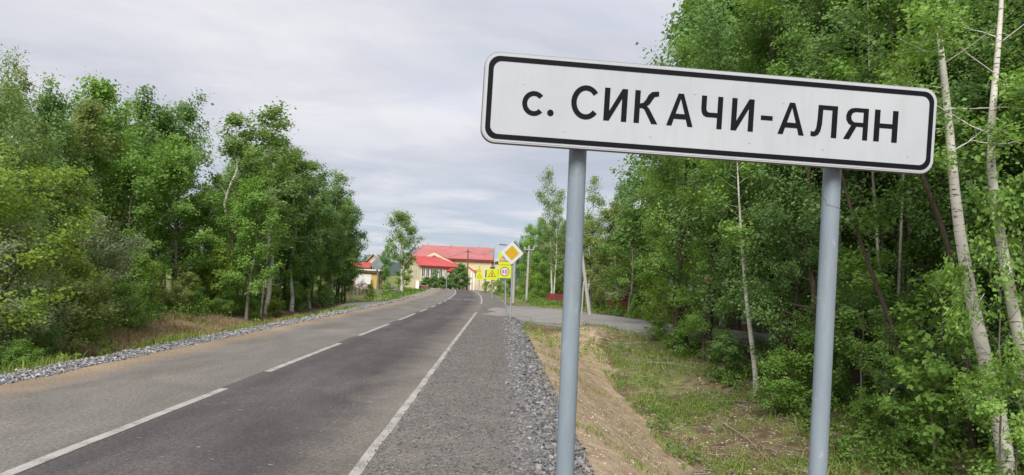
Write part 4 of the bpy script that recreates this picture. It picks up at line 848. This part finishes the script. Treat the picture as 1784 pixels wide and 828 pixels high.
hr = MB().poly([(eL.x, y0, HZ - .1), (xr_, y0, HZ - .1), (xr_, y0 + 7, RZ_), (rL.x, y0 + 7, RZ_)]).poly([(eL.x, y0 + 14, HZ - .1), (rL.x, y0 + 7, RZ_), (xr_, y0 + 7, RZ_), (xr_, y0 + 14, HZ - .1)]).poly([(eL.x, y0, HZ - .1), (rL.x, y0 + 7, RZ_), (eL.x, y0 + 14, HZ - .1)])
ro = hr.build('roof', old_roof, hall); sm = ro.modifiers.new('thick', 'SOLIDIFY'); sm.thickness = .14; sm.offset = 1
MB().box(eL.x, y0 - .04, HZ - .42, xr_ + .02, y0 + .02, HZ - .06).build('eave_board', wine, hall)
MB().prism([(xr_ - 1.3, y0 + 3.2, HZ + 1.15), (xr_ - .02, y0 + 3.2, HZ + 1.1), (xr_ - .02, y0 + 3.2, HZ + 2.2)], (0, 2.5, 0)).build('dormer', simple('grey_tin', (.25, .23, .23), .6), hall)
for k in (.15, .45, .8): MB().box(eL.x + (xr_ - eL.x) * k, y0 + 6.8, RZ_, eL.x + (xr_ - eL.x) * k + .12, y0 + 6.92, RZ_ + .35).build('vent_pipe', galv, hall)
for px in (829, 848): 
    q = sl(px, 477, d_h); window(hall, q.x, y0 + .5, q.z, .8, 1.7)
ar, atop = sl(872, 470, d_h + 2).x, sl(866, 459, d_h + 2).z
MB().box(xr_ - .25, y0 + 2, -1, ar, y0 + 11, atop).build('annexe_wall', cream, hall)
MB().box(xr_ - .25, y0 + 1.7, atop, ar + .2, y0 + 11.2, atop + .25).build('annexe_roof', wine, hall)
window(hall, sl(866, 475, d_h + 2).x, y0 + 2, sl(866, 475, d_h + 2).z, .8, 1.5)
p0, p1 = sl(815, 464, 140), sl(829.5, 474.5, 140)
MB().prism([(p0.x, p0.y, p0.z), (p1.x, p0.y, p1.z), (p1.x, p0.y, p1.z - .3), (p0.x, p0.y, p0.z - .3)], (0, 6, 0)).build('side_porch_roof', red_roof, hall)
for px in (821, 826): q = sl(px, 480, 140); MB().box(q.x - .12, p0.y + .1, -1, q.x + .12, p0.y + .34, p1.z - .05).build('porch_pillar', white_p, hall)
# --- things before the school
put('conifer1', 'deep', 804, 459, 121, 'large round dark evergreen bush right before the school', 'bush', 'evergreen_bush', wide=1.08)
for i, (px, top, d, lb) in enumerate(((744, 482, 121, 'leftmost low bush before the school windows'), (757, 481, 122, 'low bush second from the left before the school'), (759, 469, 123, 'small pointed tree before the school windows'), (770, 482, 121, 'low bush left of the round sign back'), (786, 477, 122, 'bush between the round sign back and the evergreen'))):
    put(['conifer1', 'conifer1', 'sapling1', 'conifer1', 'conifer1'][i], 'deep', px, top, d, lb, 'bush', 'bush', wide=[1.6, 1.6, 1, 1.6, 1.3][i])
q = pt(727.5, 495, 118); t = thing('gate_pillar', 'white square gate pillar left of the school windows', 'pillar', (q[0], 118, gh(q[0], 118)))
MB().box(-.26, -.26, -.3, .26, .26, 1.42).build('shaft', white_p, t, bevel=.01); MB().box(-.31, -.31, 1.422, .31, .31, 1.52).build('cap', white_p, t)
q = pt(736, 495, 119); t = thing('brick_wall', 'low red brick wall between the white pillar and the bushes', 'wall', (q[0] - .4, 119, gh(q[0], 119)))
MB().box(-.4, -.12, -.3, 1.4, .12, .62).build('wall_body', brick_red, t); MB().box(-.42, -.15, .623, 1.42, .15, .69).build('coping', concrete, t)
# ------------------------------------------------------------------ cottages on the left
q = pt(612, 505, 88); cz_ = gh(q[0], 88); g_ = thing('garage', 'small yellow garage with white doors and a flat pale roof, left of the road', 'garage', (q[0], 88, cz_), .06)
gw, gh_ = 2.9, pt(630, 471, 88)[2] - cz_
MB().box(0, 0, -.4, gw, 4, gh_).build('wall', simple('ochre_render', (.52, .36, .13), .85, 0, .1, 2), g_); MB().box(-.3, -.35, gh_, gw + .35, 4.3, gh_ + .16).build('roof_slab', white_p, g_); MB().box(-.28, -.3, gh_ - .22, gw + .3, -.002, gh_ - .003).build('soffit', brown_wood, g_)
for i, x_ in enumerate((.35, 1.3)):
    dd = MB().box(x_, -.05, 0, x_ + .92, -.003, 1.6).build('door', white_p, g_); MB().box(x_ + (.8 if i == 0 else .06), -.08, .75, x_ + (.86 if i == 0 else .12), -.05, .95).build('handle', galv, dd)
q = pt(590, 512, 78); t = thing('wooden_shed', 'small weathered brown shed left of the yellow garage', 'shed', (q[0], 78, gh(q[0], 78)), .1)
sz = pt(600, 487, 78)[2] - gh(q[0], 78)
MB().box(0, 0, -.3, 1.15, 1.4, sz).build('wall', brown_wood, t); MB().box(-.15, -.2, sz, 1.35, 1.6, sz + .1).build('roof_sheet', tin, t); MB().box(.2, -.04, 0, .85, -.002, sz - .25).build('door', grey_wood, t)
q = pt(612, 500, 102); hz = gh(q[0], 102); ho = thing('cottage', 'cream cottage with a red gabled roof behind the yellow garage', 'house', (q[0], 102, hz), .15)
e1 = pt(615, 466, 102)[2] - hz; e2 = pt(615, 457, 104)[2] - hz
MB().box(-.6, 0, -.4, 2.3, 5, e1).build('lean_to_wall', cream, ho); MB().prism([(-.9, -.3, e1), (-.9, 2.6, e2), (-.9, 2.6, e2 + .1), (-.9, -.3, e1 + .1)], (3.3, 0, 0)).build('lean_to_roof', red_roof, ho)
gx0, gx1 = 1.4, 3.9; gz = pt(640, 462, 104)[2] - hz; ga = pt(641, 443, 104)[2] - hz
MB().prism([(gx0, 2.7, -.4), (gx0, 2.7, gz), ((gx0 + gx1) / 2, 2.7, ga - .15), (gx1, 2.7, gz), (gx1, 2.7, -.4)], (0, 5, 0)).build('wall', cream, ho)
for s_ in (-1, 1):
    mx_ = (gx0 + gx1) / 2; ex = mx_ + s_ * ((gx1 - gx0) / 2 + .3)
    MB().prism([(mx_, 2.4, ga), (ex, 2.4, gz - .2), (ex, 2.4, gz - .1), (mx_, 2.4, ga + .12)], (0, 5.6, 0)).build('roof', old_roof, ho)
window(ho, mx_, 2.7, gz - .5, .6, .8)
# picket fence and rubble by the left verge
q0, q1 = pt(606, 518, 64), pt(640, 512, 68)
fe = thing('picket_fence', 'low weathered picket fence left of the grey diamond sign back', 'fence', (q0[0], q0[1], gh(q0[0], q0[1])))
Lf = q1 - q0; nP = 17
for i in range(nP):
    u = i / (nP - 1); x_, y_ = Lf[0] * u, Lf[1] * u; z_ = gh(q0[0] + x_, q0[1] + y_) - fe.location.z
    MB().box(-.04, -.012, -.1, .04, .012, .62 + RNG.uniform(-.06, .08)).build('picket', grey_wood if i % 3 else brown_wood, fe, (x_, y_, z_)).rotation_euler = (RNG.normal(0, .05), RNG.normal(0, .06), 0)
for hz_ in (.2, .48): MB().tube([(0, .035, hz_), tuple(Vector((Lf[0], Lf[1] + .035, hz_ + gh(q1[0], q1[1]) - fe.location.z)))], .02, 5).build('rail', grey_wood, fe)
pale = stone_mat('rubble', [(.36, .25, .21), (.50, .42, .38), (.62, .58, .55)])
q = pt(632, 508, 72); n = 150; r_ = np.abs(RNG.normal(0, .5, n)); a_ = RNG.uniform(0, 6.28, n); xx, yy = r_ * np.cos(a_) * 1.1, r_ * np.sin(a_) * .8; zz_ = .85 * np.exp(-(r_ / .75) ** 2) * RNG.uniform(.3, 1, n)
o = stones('rubble_heap', np.c_[xx, yy, zz_], RNG.uniform(.10, .2, n), pale); o.location = (q[0], 72, gh(q[0], 72)); tag(o, 'heap of pale broken bricks behind the picket fence', 'rubble heap')
q = pt(680, 500, 84); n = 90; r_ = np.abs(RNG.normal(0, .45, n)); a_ = RNG.uniform(0, 6.28, n)
o = stones('rubble_heap', np.c_[r_ * np.cos(a_) * 1.4, r_ * np.sin(a_), .6 * np.exp(-(r_ / .7) ** 2)], RNG.uniform(.1, .2, n), grey_stone); o.location = (q[0], 84, gh(q[0], 84)); tag(o, 'grey heap of stones left of the lone white birch', 'rubble heap')
# ------------------------------------------------------------------ utility poles and wires
def pole(name, label, basepx, toppx, d, r0, r1, mat, arm=0.6, lampy=False, insul=2):
    B, T_ = pt(*basepx, d), pt(*toppx, d); B[2] = min(B[2], gh(B[0], B[1]) + .05); t = thing(name, label, 'utility pole', tuple(B)); v = Vector((T_[0] - B[0], 0, T_[2] - B[2]))
    MB().tube([(0, 0, -.5), tuple(v * .5), tuple(v)], [r0, (r0 + r1) / 2, r1], 10).build('shaft', mat, t, smooth=True)
    if arm:
        MB().box(-arm, -.05 - r1, -.05, arm, -r1 + .01, .05).build('crossarm', mat, t, tuple(v - Vector((0, 0, .35))))
        for s_ in ((-.85, .85) if insul == 2 else (0,)): MB().tube([(0, 0, 0), (0, 0, .09), (0, 0, .14)], [.03, .045, .02], 8).build('insulator', white_p, t, tuple(v + Vector((arm * s_, -.03 - r1, -.298))))
    if lampy:
        a = MB().tube([(0, 0, -.2), (-.35, -.2, .12), (-.8, -.45, .2)], .025, 6).build('lamp_arm', galv, t, tuple(v)); MB().box(-1.35, -.62, .14, -.75, -.36, .25).build('lamp_head', galv, a, bevel=.02)
    return Vector((T_[0], T_[1], T_[2] - .2))
w1 = pole('utility_pole', 'brown wooden power pole in front of the school roof', (814, 497), (815.5, 435), 124, .14, .10, brown_wood)
w2 = pole('utility_pole', 'thin pale pole between the school and the yellow boards', (861, 497), (862, 430), 118, .07, .05, concrete, .4)
w3 = pole('utility_pole', 'grey concrete pole with a lamp head right behind the diamond sign', (894, 524), (897.5, 432), 62, .13, .09, concrete, 0, True)
w4 = pole('utility_pole', 'pale concrete pole in front of the bushes right of the diamond sign', (917, 524), (922, 428), 66, .13, .09, concrete, .45)
q0, q1 = pt(1029, 541, 46), pt(1011, 420, 46); b = q0.copy(); b[2] = gh(b[0], b[1])
t = thing('leaning_pole', 'pale leaning pole just right of the left sign post beyond the side road', 'utility pole', tuple(b))
MB().tube([(0, 0, -.3), tuple(q1 - b)], [.13, .09], 10).build('shaft', concrete, t, smooth=True); MB().tube([(-.55, .0, -.3), tuple((q1 - b) * .45 + np.array([-.14, 0, 0]))], [.05, .04], 8).build('stay', concrete, t, smooth=True)
wirem = simple('wire', (.03, .03, .032), .6)
def wire(a, b, sag, label):
    a, b = Vector(a), Vector(b); P_ = [a.lerp(b, k / 14) - Vector((0, 0, sag * 4 * (k / 14) * (1 - k / 14))) for k in range(15)]
    tag(MB().tube([tuple(p - a) for p in P_], .018, 5).build('power_line', wirem, None, a), label, 'power line')
wire(w1, pt(752, 448, 126), .5, 'black wire from the brown power pole down to the front roof of the school')
wire(w1, w2, .9, 'black wire between the brown power pole and the thin pale pole')
wire(pt(585, 432, 100), pt(676, 446, 112), .6, 'upper wire crossing the gap left of the lone birch'); wire(pt(585, 439, 100), pt(676, 452, 112), .6, 'lower wire crossing the gap left of the lone birch')
wire(w4, pt(1015, 425, 60), .4, 'wire running right from the pale concrete pole')
# ------------------------------------------------------------------ fences and sheds behind the right verge
def sheet_fence(px0, px1, ytop, d, label):
    a, b = pt(px0, ytop, d), pt(px1, ytop, d); z = gh(a[0], d); h = a[2] - z; t = thing('sheet_fence', label, 'fence', (a[0], d, z)); n = max(2, int((b[0] - a[0]) / .9)); w = (b[0] - a[0]) / n
    pm = MB()
    for k in range(6): pm.box(k * w / 6 + .005, -.02 * (k % 2), -.2, (k + 1) * w / 6 - .004, -.02 * (k % 2) + .012, h)
    pm = pm.mesh('panel')
    for i in range(n): obj('panel', pm, maroon, t, (i * w, 0, 0))
    MB().box(0, .015, h - .3, b[0] - a[0], .05, h - .24).build('rail', galv, t); return t, h, b[0] - a[0]
sheet_fence(953, 992, 511, 66, 'maroon corrugated sheet fence left of the left sign post'); 
t, h, L_ = sheet_fence(1062, 1112, 519, 56, 'maroon sheet fence under the low pale roof beyond the side road')
q = pt(1066, 513, 58); s_ = thing('low_shed', 'low shed with a pale tin roof behind the maroon fence', 'shed', (q[0], 58, gh(q[0], 58))); hh = q[2] - gh(q[0], 58)
MB().box(0, 0, -.2, 2.1, 2, hh - .05).build('wall', maroon, s_); MB().box(-.2, -.25, hh - .05, 2.3, 2.3, hh + .12).build('roof_sheet', tin, s_)
q = pt(1185, 518, 48); s_ = thing('garden_shed', 'dark blue shed with a white roof glimpsed through the right wood', 'shed', (q[0], 48, gh(q[0], 48)))
MB().box(0, 0, -.2, 1.4, 2, 1.7).build('wall', simple('blue_paint', (.05, .08, .14), .7), s_); MB().box(-.2, -.2, 1.7, 1.6, 2.2, 1.85).build('roof_sheet', tin, s_)
q = pt(1265, 505, 44); s_ = thing('white_house', 'pale wall of a house glimpsed in chinks of the right wood', 'house', (q[0], 44, gh(q[0], 44)))
MB().box(0, 0, -.2, 6, 4, 2.3).build('wall', white_p, s_); MB().prism([(-.3, -.3, 2.3), (-.3, 4.3, 2.3), (-.3, 2, 3.6)], (6.6, 0, 0)).build('roof', red_roof, s_); window(s_, 1.5, 0, 1.3, 1.0, 1.1); window(s_, 4.2, 0, 1.3, 1.0, 1.1)
# ------------------------------------------------------------------ distant hills
hx = np.linspace(-2600, 900, 60); hy = np.array([3000, 3300, 3700, 4200]); HX, HY = np.meshgrid(hx, hy)
prof_ = np.array([0, .7, 1, .3])[:, None] * (90 + 40 * np.sin(hx / 260) + 22 * np.sin(hx / 97 + 1))[None]
I = (np.arange(3)[:, None] * 60 + np.arange(59)[None]).ravel()
obj('hills', npmesh('hills', np.c_[HX.ravel(), HY.ravel(), prof_.ravel() - 8], [np.stack([I, I + 1, I + 61, I + 60], -1)], True), simple('far_forest', (.05, .075, .07), .95, 0, .2, .01), kind='structure')
# ------------------------------------------------------------------ grass, weeds and litter
def blades(name, x, y, h, w, mat, lean=.5, kind='stuff', per=1):
    n = len(x) * per; x = np.repeat(x, per) + RNG.normal(0, .05, n) * (per > 1); y = np.repeat(y, per) + RNG.normal(0, .05, n) * (per > 1); h = np.repeat(h, per) * RNG.uniform(.5, 1.2, n); a = RNG.uniform(0, 6.28, n); l = RNG.normal(0, lean, n) * h
    z = ground_h(x, y) - .01; ca, sa = np.cos(a), np.sin(a); w = w * RNG.uniform(.7, 1.4, n) * (1 + y / 40)
    la = RNG.uniform(0, 6.28, n); lx, ly = np.cos(la) * l, np.sin(la) * l
    V = np.stack([np.c_[x - ca * w, y - sa * w, z], np.c_[x + ca * w, y + sa * w, z], np.c_[x + lx * .4 + ca * w * .7, y + ly * .4 + sa * w * .7, z + h * .6], np.c_[x + lx * .4 - ca * w * .7, y + ly * .4 - sa * w * .7, z + h * .6], np.c_[x + lx, y + ly, z + h * .95]], 1)
    b = np.arange(n)[:, None] * 5
    return obj(name, npmesh(name, V.reshape(-1, 3), [b + np.array([[0, 1, 2, 3]]), b + np.array([[3, 2, 4]])], False, {'tint': ('FACE', np.tile(RNG.random(n), 2))}), mat, kind=kind)
gm = leaf_mat('grass_blade', (.10, .16, .028), (.19, .27, .05), .35, (.32, .35, .10)); sm_ = leaf_mat('dry_straw', (.17, .12, .065), (.32, .235, .135), .25, (.45, .36, .22)); wm = leaf_mat('weed_leaf', (.08, .145, .03), (.145, .25, .045), .4, (.21, .32, .075))
def field(n, y0, y1, x0, x1, thr, sc, seed, rel=True):
    x, y = scatter(n, y0, y1, x0, x1, .85); x = x + (bend(y) if rel else 0); k = wob(x, y, sc, seed) + .6 * wob(x, y, sc * 2.7, seed + 1) + RNG.normal(0, .25, len(x)) > thr
    k &= side_dist(x, y) > .5; return x[k], y[k]
x, y = field(60000, 7, 60, 3.3, 7.8, .12, 1.0, 2); blades('grass', x, y, np.clip(RNG.lognormal(-2.1, .45, len(x)), .05, .35), .0055, gm, .8)
x, y = field(9000, 5.5, 34, .75, 3.1, .75, 1.6, 6); blades('grass', x, y, np.full(len(x), .10), .005, gm)
x, y = field(7000, 6, 30, .8, 3.4, .5, 1.3, 16); blades('dry_grass', x, y, np.full(len(x), .07), .004, sm_, 1.2)
x, y = field(9000, 7, 34, 3.4, 7.0, .25, 1.2, 18); blades('dry_grass', x, y, np.full(len(x), .14), .005, sm_, 1.3)
x, y = field(13000, 12, 62, -9.9, -7.55, .15, 1.0, 9); blades('grass', x, y, np.full(len(x), .22), .007, gm)
x, y = field(30000, 19, 32, -13.6, -8.3, -.35, .8, 11); blades('dry_grass', x, y, np.full(len(x), .24), .007, sm_, .9)
x, y = field(7000, 17, 40, -13.6, -8.3, .45, 1.1, 31); blades('grass', x, y, np.full(len(x), .26), .007, gm)
x, y = field(14000, 58, 125, 2.6, 7.5, -.1, .5, 12); blades('weeds', x, y, np.full(len(x), .40), .016, wm, .6)
x, y = field(5000, 62, 125, -11.5, -8.4, .35, .7, 13); blades('weeds', x, y, np.full(len(x), .32), .016, wm, .6)
def weeds(name, x, y, h, leaf, mat, per):
    n = len(x) * per; X_ = np.repeat(x, per); Y_ = np.repeat(y, per); hh = np.repeat(h, per); u = RNG.random(n); r = hh * .55 * (1 - .5 * u) * RNG.random(n) ** .5; a = RNG.uniform(0, 6.28, n)
    C_ = np.c_[X_ + r * np.cos(a), Y_ + r * np.sin(a), ground_h(X_, Y_) + hh * (.12 + .9 * u)]; Nn = np.c_[np.cos(a) * .5, np.sin(a) * .5, np.ones(n) * .7] + RNG.normal(0, .4, (n, 3)); Nn /= np.linalg.norm(Nn, axis=1)[:, None]
    D_ = np.cross(Nn, RNG.normal(0, 1, (n, 3))); D_ /= np.linalg.norm(D_, axis=1)[:, None]; S_ = np.cross(Nn, D_); ls = leaf * RNG.uniform(.6, 1.3, n)[:, None]
    V = np.stack([C_ - D_ * ls * .5, C_ + S_ * ls * .3, C_ + D_ * ls * .55, C_ - S_ * ls * .3], 1).reshape(-1, 3)
    return obj(name, npmesh(name, V, [np.arange(n * 4).reshape(-1, 4)], False, {'tint': ('FACE', np.repeat(RNG.random(len(x)), per) * .6 + RNG.random(n) * .4)}), mat, kind='stuff')
x, y = field(2600, 8, 60, 6.3, 11, -.5, .9, 21); weeds('ground_cover', x, y, RNG.uniform(.2, .6, len(x)), .085, wm, 26)
x, y = field(2600, 8, 34, 3.4, 7.4, .35, .8, 23); weeds('ground_cover', x, y, RNG.uniform(.08, .26, len(x)), .05, wm, 16)
x, y = field(1900, 13, 60, -16, -12.2, -.5, .9, 25); weeds('ground_cover', x, y, RNG.uniform(.25, .7, len(x)), .10, wm, 22)
x, y = field(160, 14, 40, -9.8, -8.2, .3, 1.0, 27); weeds('ground_cover', x, y, RNG.uniform(.15, .35, len(x)), .08, LM['yellow'], 18)
x, y = field(60, 22, 31, .9, 3.2, -.6, 1.0, 29); weeds('ground_cover', x, y, RNG.uniform(.2, .4, len(x)), .07, LM['yellow'], 24)
# twigs and chips on the ditch floor
n = 2200; x = RNG.uniform(3.4, 7.5, n); y = 7 * (34 / 7) ** RNG.random(n); mb = MB()
tw_v, tw_f = [], []; cnt = 0
for i in range(n):
    a = RNG.uniform(0, 6.28); L_ = RNG.lognormal(-2.0, .7); z = gh(x[i], y[i]); P_ = np.array([[0, 0, .012], [math.cos(a) * L_ / 2, math.sin(a) * L_ / 2, .02 + RNG.uniform(0, .03)], [math.cos(a + .2) * L_, math.sin(a + .2) * L_, .015 + RNG.uniform(0, .04)]]) + np.array([x[i], y[i], z])
    V, Fq = tube(P_, np.array([.007, .006, .003]) * RNG.uniform(.6, 1.5), 4); tw_v.append(V); tw_f.append(Fq + cnt); cnt += len(V)
obj('twig_litter', npmesh('twig_litter', np.concatenate(tw_v), [np.concatenate(tw_f)], True), pale_bark, kind='stuff')
x, y = scatter(3500, 6.5, 32, 3.4, 7.2, .9); s = RNG.uniform(.01, .035, len(x)); stones('wood_chips', np.c_[x, y, ground_h(x, y) + .01], s, stone_mat('chips', [(.25, .17, .10), (.42, .32, .21), (.55, .47, .36)]), flat=.4)
x, y = scatter(2600, 5, 30, .8, 3.2, .9); s = RNG.uniform(.006, .02, len(x)); stones('bank_pebbles', np.c_[x, y, ground_h(x, y) + s * .2], s, stone_mat('bank_stone', [(.30, .23, .15), (.42, .34, .24), (.5, .45, .38)]))
for (pa, pb, d1, d2, r, lb) in (((1262, 645), (1345, 720), 17, 14, .012, 'long pale dead branch lying across the ditch floor'), ((1130, 588), (1225, 596), 25, 23, .025, 'bare stick lying before the low green bush by the side road'), ((1390, 728), (1340, 745), 12.5, 12.2, .02, 'short pale stick on the brown ditch floor near the right post')):
    a, b = pt(*pa, d1), pt(*pb, d2); a[2] = gh(a[0], a[1]) + .05; b[2] = gh(b[0], b[1]) + .04; mid_ = (a + b) / 2 + np.array([.1, .15, .03]); tag(MB().tube([(0, 0, 0), tuple(mid_ - a), tuple(b - a)], [r, r * .8, r * .4], 6).build('dead_branch', pale_bark, None, tuple(a), smooth=True), lb, 'branch')
p = pt(1385, 752, 11.8); o = stones('rock', [(0, 0, 0)], [.14], stone_mat('tan_rock', [(.36, .27, .19), (.42, .33, .24)]), kind=None); o.location = (p[0], 11.8, gh(p[0], 11.8) + .04); tag(o, 'tan rock on the ditch floor left of the right post', 'rock')
